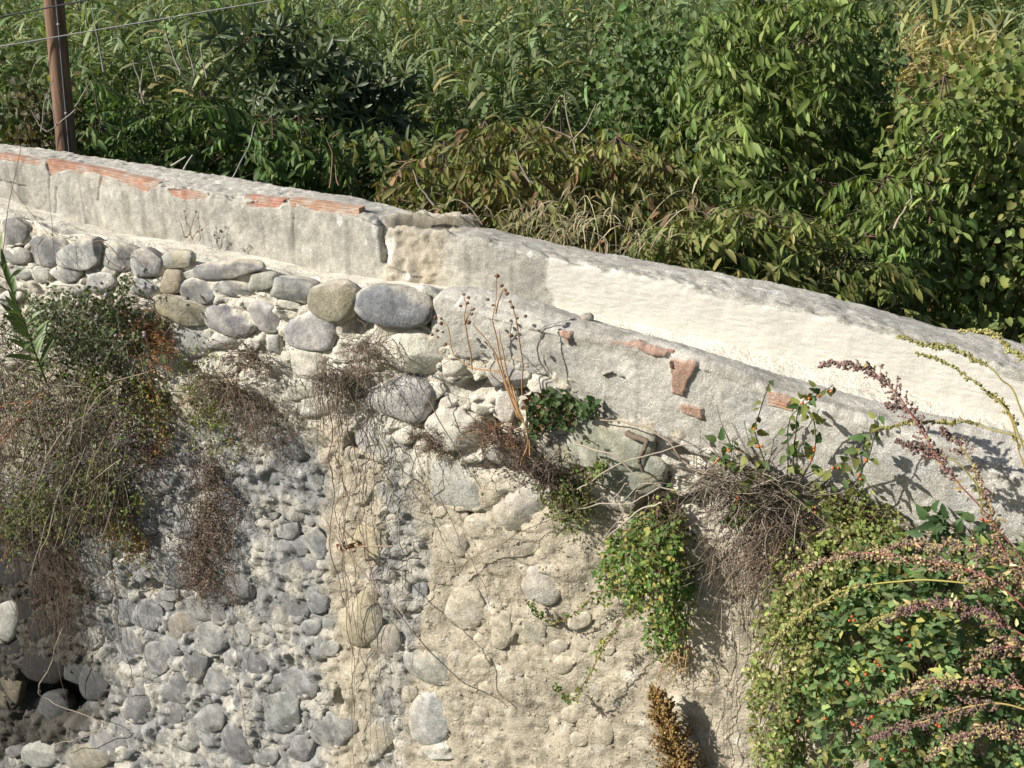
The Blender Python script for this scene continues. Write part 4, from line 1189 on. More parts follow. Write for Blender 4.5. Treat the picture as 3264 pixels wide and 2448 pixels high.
twigs('dry_stalks', 'bundle of grey bare stalks in the reeds above the walnut bush', [[(460,330),(440,250),(425,190)],[(575,240),(550,170),(520,100)],[(620,245),(600,160),(590,70)],[(330,230),(310,130),(295,10)],[(615,215),(600,140)],[(500,260),(470,160)],[(440,320),(455,220)],[(660,250),(640,150)]], 8.9, .009, (.34, .31, .27), 87, 'stalks')
twigs('dry_stalks', 'thin bare twigs beside the foot of the pole', [[(130,420),(140,330),(168,245)],[(240,350),(200,380),(150,420)],[(240,340),(262,305),(290,260)],[(150,420),(120,390),(100,350)],[(180,400),(165,350),(150,300)]], 6.9, .005, (.36, .31, .27), 88, 'twigs')
twigs('dry_stalks', 'two short broken sticks poking up behind the channel', [[(545,530),(585,500)],[(587,540),(620,492)]], 6.9, .009, (.50, .46, .38), 89, 'sticks')
twigs('leaning_weed', 'long thin grey stem leaning in front of the walnut sapling', [[(743,565),(785,480),(812,390)]], 6.9, .006, (.42, .42, .40), 90, 'stem')
twigs('dock_stalk', 'stalk with rusty seed tips behind the crack in the channel', [[(1050,600),(1060,500),(1040,440)],[(1080,590),(1070,520)],[(1240,640),(1250,580),(1300,520),(1370,510)],[(1300,520),(1260,515)],[(1250,590),(1215,625)],[(1030,380),(1010,375)],[(1060,440),(1085,420)]], 6.4, .006, (.30, .20, .12), 91, 'stalk')

# ---------------- pole and wires
def pole():
    bot = at(214, 490, 7.3); r0_ = ray(158, -150); top = CAM + r0_ * ((bot[1] - CAM[1]) / r0_[1])
    ax = bot - top; bot = top + ax * ((ground_z(bot) - .5 - top[2]) / ax[2]); 
    root = thing('utility_pole', 'weathered brown wooden utility pole at the upper left', 'pole', bot)
    ac = Acc(); c = crom([bot, top], 40); ac.tube(c, [.078, .062], np.array((.20, .115, .068)), 24)
    m, nt, b = new_mat('pole_wood')
    N = nt.nodes.new; L = nt.links.new
    tc = N('ShaderNodeTexCoord'); mp = N('ShaderNodeMapping'); mp.inputs['Scale'].default_value = (14, 14, .7); L(tc.outputs['Object'], mp.inputs[0])
    nz = N('ShaderNodeTexNoise'); nz.inputs['Scale'].default_value = 3; nz.inputs['Detail'].default_value = 5; L(mp.outputs[0], nz.inputs[0])
    cr = N('ShaderNodeValToRGB'); cr.color_ramp.elements[0].position = .3; cr.color_ramp.elements[0].color = (.12, .062, .035, 1); cr.color_ramp.elements[1].position = .75; cr.color_ramp.elements[1].color = (.30, .19, .12, 1)
    L(nz.outputs[0], cr.inputs[0]); L(cr.outputs[0], b.inputs['Base Color']); b.inputs['Roughness'].default_value = .8
    bp = N('ShaderNodeBump'); bp.inputs['Strength'].default_value = .5; bp.inputs['Distance'].default_value = .01; L(nz.outputs[0], bp.inputs['Height']); L(bp.outputs[0], b.inputs['Normal'])
    ac.build('shaft', m, root)
    side = unit(np.array((.55, -.83, 0)))
    cc = c + side * np.interp(np.linspace(0, 1, len(c)), [0, 1], [.082, .066])[:, None]
    k = Acc(); k.tube(cc, .0045, np.array((.20, .21, .22)), 6); k.build('cable', plain('cable_sheath', .5), root)
    for j in range(4, len(cc), 4):
        s = Acc(); V, F = ICO[2]; s.add(V * np.array((.010, .010, .007)) + cc[j] + side * .004, [F], (.5, .5, .5)); s.build('staple', plain('staple_metal', .4), root)
pole()
def wire(label, p0, p1, dep, r0, colr):
    a, b = at(*p0, dep), at(*p1, dep); d = b - a
    pts = np.array([a + d * t + UP * (-.05 * (1 - (2 * t - .5) ** 2)) * 0 for t in np.linspace(-.6, 2.2, 24)])
    ac = Acc(); ac.tube(pts, r0, np.array(colr), 6)
    o = ac.build('overhead_wire', plain('wire_metal', .5)); tag(o, label, 'wire')
wire('dark overhead cable crossing the pole near the top left corner', (0, 54), (300, -4), 6.8, .005, (.07, .08, .09))
wire('pale overhead wire running from the left edge up across the reeds', (0, 148), (860, 2), 6.8, .004, (.38, .38, .38))
# ================================================================== plants growing on the wall
def PN(x, y, n): return PW(x, y, n)

def along(c, t):
    return np.stack([np.interp(t, np.linspace(0, 1, len(c)), c[:, j]) for j in range(3)], 1)

def stem_px(pts, m=6, amp=.004):
    """pts: (px, py, n) -> smooth wavy world curve"""
    return jit(crom([PN(x, y, n) for x, y, n in pts], m), amp)

T_SMALL = t_leaf(2, .6, .15, .2, .45)
T_OVAL = t_leaf(2, .72, .12, .25, .45)
T_LOBE = t_lobed(.66, .25, .3)
SLOPE = unit(D_ * .2 + N_ * .8 + UP * .6)          # leaves on the wall face outwards and up

# ---------------- wiry tussocks: dry, woody stems spraying out of a crack
def tussock(name, label, cat, px, py, n0, count, length, pal, seed, hang=.8, fan=.8, leaf=None, out=.5, rad=.0016, tan=0.0):
    r = np.random.default_rng(seed)
    root = thing(name, label, cat, PN(px, py, n0))
    b = np.array(root.location); ac = Acc(); lf = Acc()
    for k in range(count):
        a = r.normal(0, fan) + tan
        L = length * r.uniform(.4, 1.15)
        d0 = unit(D_ * math.sin(a) + N_ * abs(r.normal(out, .25)) + UP * math.cos(a) * .5)
        p0 = b + D_ * r.normal(0, .05) + UP * r.normal(0, .03) - N_ * .01
        p1 = p0 + d0 * L * .4 ; p2 = p1 + (d0 * (1 - hang) - UP * hang) * L * .35 + r.normal(0, .02, 3); p3 = p2 + (-UP * hang + d0 * (.6 - .5 * hang)) * L * .4 + r.normal(0, .03, 3)
        c = jit(crom([p0, p1, p2, p3], 5), .004)
        # keep in front of the wall
        nn = (c - O_) @ N_; c = c + N_[None] * np.maximum(0, .012 - nn)[:, None]
        ac.tube(c, [rad * 1.3, rad, rad * .6], vary(pal, 1, .18)[0], 3)
        for _ in range(2):      # side twigs
            i = r.integers(5, len(c) - 2); q = c[i]
            e = q + unit(c[i + 1] - c[i] + r.normal(0, .6, 3) * .01 + r.normal(0, .5, 3) * np.linalg.norm(c[i + 1] - c[i])) * L * r.uniform(.1, .25)
            ac.tube(np.array([q, (q + e) / 2 + r.normal(0, .004, 3), e]), [rad * .8, rad * .5], vary(pal, 1, .18)[0], 3)
        if leaf:
            m = leaf['n']; t = r.uniform(leaf.get('from', .25), 1, m); pos = along(c, t) + r.normal(0, .006, (m, 3))
            lf.batch(leaf['t'], pos, unit(r.normal(0, .8, (m, 3)) - UP * .25 + N_ * .3), SLOPE + r.normal(0, .45, (m, 3)), leaf['size'] * r.uniform(.6, 1.3, m), vary(leaf['pal'], m, .2))
    ac.build('stems', M_stem, root)
    if leaf: lf.build('leaves', leaf.get('mat', M_leaf), root)
    return root

def tangle(ac, r, poly, nr, count, length, pal, rad=.0018, down=.5, curl=.5):
    """dead stems lying every way through the volume over a patch of the wall"""
    px = rand_in_poly(poly, count, int(r.integers(1e6)))
    for k, (x, y) in enumerate(px):
        p = PN(x, y, r.uniform(*nr)); L = length * r.uniform(.35, 1.3)
        d = unit(r.normal(0, 1, 3) * np.array((1, .6, .8)) - UP * down + N_ * .1); cv = r.normal(0, curl, 3)
        pts = [p]
        for _ in range(4):
            d = unit(d + cv * .35 - UP * down * .25 + r.normal(0, .15, 3)); pts.append(pts[-1] + d * L / 4)
        c = crom(pts, 3); nn = (c - O_) @ N_; c = c + N_[None] * np.maximum(0, .012 - nn)[:, None]
        q = rad * r.uniform(.6, 1.35); ac.tube(c, [q, q * .6], vary(pal, 1, .22)[0], 3)
def nest(name, label, poly, nr, count, length, pal, seed, rad=.0018, down=.5, curl=.5, leaf=None):
    r = np.random.default_rng(seed); root = thing(name, label, 'dry plant', PN(np.mean([q[0] for q in poly]), np.mean([q[1] for q in poly]), .02))
    ac = Acc(); tangle(ac, r, poly, nr, count, length, pal, rad, down, curl); ac.build('stems', M_stem, root)
    if leaf:
        lf = Acc(); m = leaf['n']; px = rand_in_poly(poly, m, seed + 1); pos = np.array([PN(x, y, r.uniform(*nr)) for x, y in px])
        lf.batch(leaf['t'], pos, unit(r.normal(0, .8, (m, 3)) - UP * .2 + N_ * .3), SLOPE + r.normal(0, .45, (m, 3)), leaf['size'] * r.uniform(.55, 1.3, m), vary(leaf['pal'], m, .22)); lf.build('leaves', leaf.get('mat', M_leaf), root)

GREYSTEM = [(.24, .195, .15), (.18, .145, .11), (.31, .26, .20), (.13, .10, .08)]
BROWNSTEM = [(.19, .13, .095), (.24, .17, .12), (.13, .09, .07)]
HERB = [(.13, .18, .08), (.16, .215, .095), (.19, .22, .10), (.105, .145, .065)]
LIME = [(.20, .26, .06), (.24, .29, .08), (.16, .23, .05), (.30, .28, .09)]

nest('dry_tussock', 'round tangle of dry brown wiry stems below the dark boulder', [(1100,1120),(1150,1060),(1220,1080),(1240,1150),(1190,1210),(1110,1200)], (.03, .16), 230, .15, BROWNSTEM + GREYSTEM, 301, .0015, .2, .9)
tussock('dry_tussock', 'dry stems hanging like a tail below the round tangle', 'dry plant', 1120, 1240, .04, 90, .40, GREYSTEM, 302, .92, .35, out=.35, tan=-.5)
tussock('dry_tussock', 'fan of dry grey twigs with brown seed tips above the grey stain', 'dry plant', 750, 1250, .05, 90, .36, GREYSTEM + BROWNSTEM, 303, .5, 1.5, leaf=dict(n=8, t=T_SMALL, size=.010, pal=[(.16, .105, .075), (.22, .15, .10)], mat=M_dry, **{'from': .6}))
nest('dry_tussock', 'loose brown twigs spreading to the right over the grey stain', [(740,1270),(840,1240),(930,1290),(950,1380),(900,1440),(800,1420),(730,1350)], (.02, .12), 170, .18, BROWNSTEM + GREYSTEM, 304, .0014, .5, .5, dict(n=700, t=T_SMALL, size=.009, pal=[(.17, .11, .075), (.24, .18, .12)], mat=M_dry))
tussock('dry_tussock', 'sparse grey twigs over the white stones under the long slab', 'dry plant', 820, 1150, .05, 60, .26, GREYSTEM + BROWNSTEM, 305, .4, 1.1, leaf=dict(n=8, t=T_SMALL, size=.010, pal=[(.17, .12, .09)], mat=M_dry, **{'from': .5}))
tussock('dry_tussock', 'little dark dry tuft in the hollow beside the cream block', 'dry plant', 1390, 1400, .03, 70, .13, BROWNSTEM, 306, .5, 1.2, leaf=dict(n=8, t=T_SMALL, size=.008, pal=[(.14, .10, .07)], mat=M_dry))
tussock('dry_tussock', 'dry brown tuft in the joint left of the green boulder', 'dry plant', 1600, 1390, .05, 110, .20, BROWNSTEM + [(.30, .17, .09)], 307, .35, 1.2, leaf=dict(n=8, t=T_SMALL, size=.009, pal=[(.15, .10, .07), (.2, .12, .07)], mat=M_dry))
tussock('dry_tussock', 'dark dry herb standing in front of the green boulder', 'dry plant', 1720, 1500, .07, 90, .22, [(.13, .10, .085), (.18, .14, .11)], 308, .2, .9, leaf=dict(n=14, t=T_SMALL, size=.009, pal=[(.11, .085, .075), (.16, .12, .10)], mat=M_dry, **{'from': .4}))
nest('dry_tussock', 'mat of dead brown roots hanging under the nightshade', [(2340,1600),(2560,1580),(2600,1660),(2560,1780),(2480,1880),(2400,1800),(2360,1740)], (.03, .13), 420, .17, GREYSTEM + BROWNSTEM, 309, .0019, .7, .6)
nest('dry_tussock', 'thick mat of dead grey stems against the near channel wall', [(2180,1520),(2260,1490),(2420,1490),(2520,1560),(2480,1640),(2330,1600),(2200,1560)], (.03, .15), 330, .24, GREYSTEM + [(.40, .34, .27)], 310, .0022, .12, .35)
nest('dry_tussock', 'loose dead stems hanging below the root mat', [(2240,1700),(2330,1660),(2420,1740),(2460,1860),(2420,1900),(2330,1800),(2230,1800)], (.01, .07), 120, .22, GREYSTEM + BROWNSTEM, 311, .0016, 1.2, .4)

# ---------------- the hanging mass at the left
def mass(name, label, cat, spots, seed, stems, length, pal, leaf=None, hang=.85, rad=.0017):
    """one sprawling plant rooted at several cracks"""
    r = np.random.default_rng(seed)
    root = thing(name, label, cat, PN(*spots[0]))
    ac, lf = Acc(), Acc()
    for (px, py, n0) in spots:
        b = PN(px, py, n0)
        for k in range(stems):
            a = r.normal(0, .9); L = length * r.uniform(.35, 1.2)
            d0 = unit(D_ * math.sin(a) + N_ * abs(r.normal(.5, .25)) + UP * math.cos(a) * .6)
            p0 = b + D_ * r.normal(0, .08) + UP * r.normal(0, .06)
            p1 = p0 + d0 * L * .35; p2 = p1 + (d0 * (1 - hang) - UP * hang) * L * .35 + r.normal(0, .03, 3); p3 = p2 - UP * hang * L * .45 + d0 * (.7 - .6 * hang) * L * .3 + r.normal(0, .04, 3)
            c = jit(crom([p0, p1, p2, p3], 5), .006)
            nn = (c - O_) @ N_; c = c + N_[None] * np.maximum(0, .015 - nn)[:, None]
            ac.tube(c, [rad * 1.4, rad, rad * .6], vary(pal, 1, .2)[0], 3)
            if leaf:
                m = leaf['n']; t = r.uniform(.15, 1, m); pos = along(c, t) + r.normal(0, .010, (m, 3))
                lf.batch(leaf['t'], pos, unit(r.normal(0, .8, (m, 3)) - UP * .2 + N_ * .3), SLOPE + r.normal(0, .45, (m, 3)), leaf['size'] * r.uniform(.55, 1.3, m), vary(leaf['pal'], m, .22))
    ac.build('stems', M_stem, root)
    if leaf: lf.build('leaves', leaf.get('mat', M_leaf), root)
    return root
mass('trailing_herb', 'grey green bushy herb with woolly flower heads under the grey stones at left', 'herb', [(170,1000,.05),(280,990,.06),(370,1010,.06),(240,1080,.08),(350,1100,.08),(430,1080,.06),(420,1000,.04),(160,1090,.08)], 320, 34, .34, [(.22, .17, .13), (.30, .25, .19)], dict(n=12, t=T_OVAL, size=.021, pal=HERB), hang=.35)
CURT = [(-80,1130),(120,1170),(330,1190),(420,1260),(400,1420),(420,1560),(330,1640),(120,1640),(-80,1660)]
nest('dry_curtain', 'thick chaotic curtain of dry stems hanging down at the left edge', CURT, (.06, .32), 720, .42, GREYSTEM + [(.36, .30, .22), (.11, .085, .065), (.08, .06, .045)], 321, .0026, .75, .55, dict(n=850, t=T_OVAL, size=.021, pal=HERB + LIME[:3]))
nest('dry_curtain', 'dead stems coloured dark for the shaded depth behind the curtain', [(-80,1000),(120,980),(400,1020),(440,1130),(420,1600),(300,1700),(-80,1720)], (.02, .12), 700, .20, [(.09, .07, .05), (.13, .10, .07), (.06, .05, .035)], 3211, .0026, .6, .8, dict(n=900, t=T_SMALL, size=.026, pal=[(.07, .06, .035), (.06, .075, .03), (.10, .08, .05)]))  # under-layer in near-black colours paints the shade inside the curtain
mass('trailing_herb', 'fresh green leaves trailing through the dry curtain at left', 'herb', [(150,1560,.12),(200,1610,.12),(100,1600,.12),(250,1500,.10),(340,1520,.08),(400,1590,.06),(60,1660,.10),(330,1200,.1),(470,1250,.05)], 322, 16, .30, [(.16, .10, .07)], dict(n=22, t=T_OVAL, size=.022, pal=LIME + HERB[:2]), hang=.9)
mass('trailing_herb', 'rusty and green trailing stems below the dry curtain', 'herb', [(400,1680,.05),(430,1730,.05),(360,1650,.06),(500,1340,.04),(510,1240,.04),(10,1690,.08)], 323, 18, .24, [(.18, .11, .07)], dict(n=18, t=T_SMALL, size=.017, pal=[(.20, .22, .06), (.30, .17, .07), (.17, .19, .06), (.27, .13, .06)]), hang=.9)
mass('trailing_herb', 'small bright green plant trailing down the paler rock left of the grey stain', 'herb', [(650,1250,.03),(670,1310,.03),(690,1370,.03),(640,1200,.03)], 324, 16, .14, [(.16, .12, .07)], dict(n=14, t=T_SMALL, size=.017, pal=LIME), hang=.9)
mass('trailing_herb', 'orange brown dry seed plant beside the pale round stone', 'dry plant', [(490,1090,.05),(520,1110,.05),(480,1060,.04)], 325, 22, .14, [(.36, .20, .09)], dict(n=14, t=T_SMALL, size=.012, pal=[(.42, .20, .07), (.36, .17, .07)], mat=M_dry), hang=.2)
mass('trailing_herb', 'dense column of reddish brown dry moss hanging on the grey stones', 'dry plant', [(672,1480,.03),(676,1540,.04),(676,1600,.04),(680,1660,.04),(676,1700,.03),(650,1740,.03),(630,1790,.03),(665,1800,.03),(680,1850,.03),(605,1830,.02)], 326, 34, .16, [(.15, .105, .08), (.19, .135, .10)], dict(n=16, t=T_SMALL, size=.010, pal=[(.17, .12, .09), (.22, .165, .125), (.29, .235, .19), (.11, .08, .06)], mat=M_dry), hang=.98)
mass('trailing_herb', 'dark dry moss in the vegetation left of the fresh leaves', 'dry plant', [(470,1420,.03),(490,1450,.03),(330,1620,.06),(370,1590,.06)], 327, 26, .16, [(.15, .09, .07)], dict(n=16, t=T_SMALL, size=.011, pal=[(.16, .10, .07), (.21, .13, .09)], mat=M_dry), hang=.98)
mass('trailing_herb', 'brown threadlike stems hanging over the dark wet stones', 'dry plant', [(140,1760,.10),(180,1720,.10),(220,1760,.10),(190,1850,.08),(160,1950,.06),(230,1890,.06)], 328, 26, .62, [(.14, .10, .075), (.19, .14, .10)], None, hang=1.0)

def woolly():
    r = np.random.default_rng(329)
    spots = [(480,905),(505,915),(660,860),(385,950),(560,1060),(290,1000),(370,1070),(420,1080),(355,1065),(240,1080),(340,940),(310,1010),(395,855),(250,970),(620,1070)]
    root = bpy.data.objects.get('trailing_herb')
    V, F = ICO[2]
    for (x, y) in spots:
        ac = Acc(); x = min(x, 460) ; p = PN(x, y, .16 + r.uniform(0, .06))
        ac.add(V * np.array((.013, .011, .012)) * r.uniform(.7, 1.1) * (1 + .2 * r.normal(0, 1, (len(V), 1))) + p, [F], vary([(.42, .38, .38), (.50, .46, .44)], 1)[0])
        ac.tube(np.array([p - UP * .07 + D_ * .02, p]), .0014, (.27, .22, .16), 3); ac.build('flower_head', M_dry, root)
woolly()

# ---------------- oleander shoot at the left edge, every leaf a part
def oleander():
    base = PN(150, 1225, .25); tip = PN(-30, 760, .55)
    root = thing('oleander_shoot', 'dark green leafy shoot with narrow pointed leaves at the left edge', 'plant', base)
    c = crom([base, PN(110, 1120, .32), PN(62, 990, .42), tip], 8)
    st = Acc(); st.tube(c, [.006, .0045, .003], (.16, .21, .06), 6); st.build('stem', M_leaf, root)
    r = np.random.default_rng(331)
    metas = []
    for k in range(4):
        V, F = t_leaf(5, .15 + .02 * k, .22, .10 + .05 * k, .5)
        cc = np.tile((.075, .135, .045), (len(V), 1)); cc[1::3] *= 1.15; cc[2::3] = np.array((.20, .26, .10)); cc[0] = (.22, .27, .10)
        me = mesh_from('leaf', V, F, cc); me.materials.append(M_glossy); metas.append(me)
    for k in range(44):
        t = .10 + .88 * k / 44
        p = along(c, np.array([t]))[0]; ax = unit(along(c, np.array([min(1, t + .03)]))[0] - p)
        az = k * 2.15 + r.normal(0, .2)
        sidev = unit(np.cross(ax, N_)); fr = np.cross(sidev, ax)
        d = unit(ax * (.75 + .5 * t) + (sidev * math.cos(az) + fr * math.sin(az)) * .75)
        L = .17 * (1 - .15 * t) * r.uniform(.8, 1.15)
        if t < .2: L *= .6
        inst('leaf', metas[k % 4], root, p, d, unit(ax + r.normal(0, .15, 3)), L)
oleander()

# ---------------- orange stems at the left edge
def orange_stems():
    root = thing('dry_reed_sheaf', 'sheaf of rusty orange dry stems leaning in from the left edge', 'stems', PN(60, 1370, .2))
    ac = Acc(); r = np.random.default_rng(332)
    for (x0, y0, x1, y1) in [(-60,1440,130,1245),(-60,1470,128,1260),(-60,1500,110,1275),(-60,1400,140,1250),(-60,1530,80,1310),(-60,1420,60,1390),(-40,1310,150,1265)]:
        ac.tube(jit(crom([PN(x0, y0, .30), PN((x0 + x1) / 2, (y0 + y1) / 2 - 4, .26), PN(x1, y1, .18)], 6), .003), [.0042, .003], vary([(.42, .20, .09), (.36, .16, .07), (.48, .27, .14)], 1)[0], 4)
    ac.tube(jit(crom([PN(180,1290,.18), PN(300,1235,.17), PN(430,1195,.15), PN(520,1170,.12)], 6), .003), .003, (.32, .25, .18), 4)
    ac.build('stems', M_stem, root)
orange_stems()

# ---------------- long thin stalks in front of the far wall at left
def stalk(name, label, lines, n, rad, colr, seed, heads=None, cat='stalk', hc=(.19, .12, .08), hs=.007):
    r = np.random.default_rng(seed)
    root = thing(name, label, cat, PN(lines[0][0][0], lines[0][0][1], n))
    for L in lines:
        ac = Acc(); ac.tube(jit(crom([PN(x, y, n) for x, y in L], 6), .003), [rad, rad * .5], np.array(colr) * r.uniform(.8, 1.2), 4); ac.build('stem', M_stem, root)
    if heads:
        V, F = ICO[2]
        for (x, y) in heads:
            h = Acc(); h.add(V * np.array((1, 1, .8)) * hs * r.uniform(.7, 1.25) * (1 + .12 * r.normal(0, 1, (len(V), 1))) + PN(x, y, n) + r.normal(0, .004, 3), [F], np.array(hc) * r.uniform(.8, 1.3)); h.build('seed_head', M_dry, root)
    return root
stalk('dry_stalk', 'thin brown stalk rising at the left edge before the far wall', [[(8,800),(30,640),(65,480),(72,460)],[(40,600),(110,690),(180,780)]], .12, .0022, (.24, .18, .13), 341)
stalk('dry_stalk', 'fine bare stalk crossing the first grey stones', [[(180,860),(165,700),(155,600)],[(250,900),(130,760),(60,720)]], .10, .0020, (.25, .20, .15), 342)
stalk('dry_stalk', 'two forked dry stems above the long pale stones', [[(420,870),(330,770),(280,775)],[(345,790),(325,765)],[(330,800),(350,830),(420,880)],[(345,840),(355,825)]], .10, .0032, (.20, .15, .11), 343)
stalk('dry_weed', 'small dry brown weed rooted at the foot of the far wall', [[(612,765),(600,730),(588,690)],[(605,745),(615,710),(622,672)],[(636,768),(634,720),(632,672)],[(612,765),(628,740),(640,735)],[(590,760),(580,720),(570,700)],[(596,720),(590,672)]], -.30, .0026, (.24, .17, .12), 344, [(588,690),(590,672),(622,672),(632,672),(640,735),(634,700),(604,745),(636,722),(628,742),(592,757)], 'weed', (.24, .16, .10), .006)
stalk('dry_weed', 'tiny dark dry sprig beside the weed on the channel floor', [[(690,775),(698,748),(702,735)],[(694,770),(684,750)],[(700,760),(707,742)],[(690,776),(700,768)]], -.30, .0024, (.20, .16, .12), 345, [(702,735),(684,750),(707,742),(697,760)], 'weed', (.09, .08, .065), .006)

# ---------------- hanging vines
def vines():
    r = np.random.default_rng(350)
    G_ = 'bare vines hanging down the middle of the wall'
    spec = [(1050,1300,1085,2000,1120,2500),(1060,1290,1072,1800,1105,2500),(1075,1280,1065,1700,1090,2500),(1090,1290,1080,1650,1135,2300),(1085,1320,1115,1800,1160,2480),(1110,1300,1095,1700,1140,2120),
            (1140,1310,1160,1700,1200,2000),(1165,1340,1180,1700,1245,2250),(1190,1350,1185,1700,1265,2470),(1210,1400,1215,1750,1240,2050),(1035,1500,1010,1800,1060,2250),(1230,1420,1245,1700,1265,1960),(1300,1300,1335,1500,1320,1690),(1250,1500,1280,1850,1250,2150),(1048,1320,1090,1700,1080,1950),(1105,1320,1145,1850,1190,2450)]
    for k, (x0, y0, x1, y1, x2, y2) in enumerate(spec):
        if k in (1, 4, 10, 14): continue
        root = thing('hanging_vine', 'thin bare thorny vine hanging straight down the middle of the wall', 'vine', PN(x0, y0, .05), G_)
        n1, n2 = r.uniform(.05, .17), r.uniform(.03, .14)
        c = stem_px([(x0, y0 - 40, .02), (x0, y0 + 40, n1), (lerp(x0, x1, .35) + r.normal(0, 16), lerp(y0, y1, .35), n1 * .8), (lerp(x0, x1, .7) + r.normal(0, 20), lerp(y0, y1, .7), n1), (x1 + r.normal(0, 20), y1, n2), (lerp(x1, x2, .5) + r.normal(0, 22), lerp(y1, y2, .5), n2 * .6), (x2 + r.normal(0, 16), y2, n2)], 10, .010)
        colr = vary([(.30, .25, .20), (.24, .15, .11), (.36, .32, .27)], 1, .1)[0]
        ac = Acc(); ac.tube(c, [.0030, .0023, .0014], colr, 5)
        for q0 in r.choice(np.arange(12, len(c) - 6), 4, replace=False):
            q = c[q0]; ee = q + (D_ * r.normal(0, .6) - UP * r.uniform(.3, 1.2) + N_ * r.normal(0, .2)) * r.uniform(.06, .22); ac.tube(jit(crom([q, (q + ee) / 2 + r.normal(0, .012, 3), ee], 5), .003), [.0018, .0009], colr * .9, 3)
        m = 26; t = r.uniform(.1, .97, m); pos = along(c, t)
        ac.batch(t_leaf(2, .3, .1, .1), pos, unit(r.normal(0, 1, (m, 3)) + N_ * .4), UP, .014, np.tile(colr * .9, (m, 1)))
        ac.build('stem', M_stem, root)
    for label, pts, rad in [('long bare vine arching from the hanging bundle to the beige wall at right', [(1040,1660,.06),(1160,1830,.20),(1300,1990,.26),(1450,2150,.16),(1620,2252,.03)], .0040),
                       ('long thin stem falling from the cream block across the beige cobbles', [(1250,1080,.06),(1330,1220,.10),(1450,1420,.10),(1530,1560,.10)], .0034),
                       ('dark stem lying across the wall below the small green herb', [(1450,1835,.04),(1560,1750,.07),(1700,1680,.08),(1850,1620,.09),(1990,1530,.1)], .0030),
                       ('fine stem curving down over the pale round cobbles', [(1400,1580,.05),(1450,1690,.05),(1500,1780,.05),(1560,1930,.04)], .0024),
                       ('thin vertical stem hanging over the grey stones left of the bundle', [(735,1400,.05),(745,1700,.06),(742,1950,.06),(760,2150,.05),(800,2450,.05)], .0024),
                       ('reddish stem hanging down over the slab at lower left', [(340,1700,.08),(372,1900,.08),(385,2030,.09),(420,2140,.08),(405,2200,.08),(370,2205,.07)], .0034),
                       ('looping pale stem in front of the dark hole at lower left', [(200,2000,.14),(160,2120,.18),(125,2190,.2),(150,2230,.2),(240,2270,.16),(330,2310,.12),(250,2350,.12),(150,2380,.1)], .0042)]:
        root = thing('bare_vine', label, 'vine', PN(*pts[0])); ac = Acc(); ac.tube(stem_px(pts, 10, .005), [rad, rad * .6], vary([(.30, .24, .18)], 1, .15)[0], 5)
        c = stem_px(pts, 10, .005); m = 20; ac.batch(t_leaf(2, .3, .1, .1), along(c, r.uniform(0, 1, m)), unit(r.normal(0, 1, (m, 3)) + N_ * .3), UP, .012, (.26, .21, .16))
        ac.build('stem', M_stem, root)
vines()
def dead_cross():
    root = thing('dead_twig', 'short dead twig with curled brown leaves caught across the vines', 'twig', PN(1080, 1752, .09))
    ac = Acc(); ac.tube(stem_px([(1080,1752,.09),(1160,1742,.1),(1250,1742,.09)], 5, .002), .004, (.34, .26, .19), 5); ac.build('stem', M_stem, root)
    r = np.random.default_rng(351); lf = Acc(); pos = np.array([PN(1120 + r.normal(0, 18), 1738 + r.normal(0, 10), .10) for _ in range(16)])
    lf.batch(t_leaf(3, .5, .5, .5), pos, r.normal(0, 1, (16, 3)), r.normal(0, 1, (16, 3)), .035, vary([(.24, .12, .06), (.18, .10, .05)], 16)); lf.build('leaves', M_dry, root)
dead_cross()

# ---------------- dry flower stalks in front of the near channel wall
stalk('dry_flower_stalks', 'tall orange dry stalks with round seed heads before the near channel wall', [
    [(1660,1330),(1640,1250),(1600,1190),(1500,1170),(1445,1120),(1430,1050),(1410,1020)],[(1650,1330),(1600,1190),(1570,1110),(1530,1060),(1510,1030)],[(1655,1320),(1605,1150),(1590,1050)],[(1650,1320),(1605,1190),(1575,1040),(1580,970),(1582,880)],
    [(1580,1000),(1600,930),(1612,920)],[(1665,1260),(1668,1150),(1645,1010),(1628,960)],[(1505,1180),(1495,1100),(1485,1000),(1478,945)],[(1485,1030),(1505,985)],[(1660,1480),(1680,1400),(1665,1330),(1620,1230)],[(1690,1460),(1680,1380),(1640,1300)]],
    .14, .0038, (.42, .25, .12), 360,
    [(1410,1018),(1400,1035),(1385,1010),(1412,1060),(1376,1068),(1416,1100),(1395,1055),(1510,985),(1490,965),(1478,942),(1497,948),(1505,1002),(1470,970),(1500,1030),(1582,876),(1598,912),(1612,922),(1618,935),(1556,955),(1575,970),(1628,962),(1632,980),(1645,1010),(1674,1008),(1628,1070),(1484,1030),(1505,990),(1395,1078),(1390,1025)], 'stalks', (.24, .14, .08), .0085)

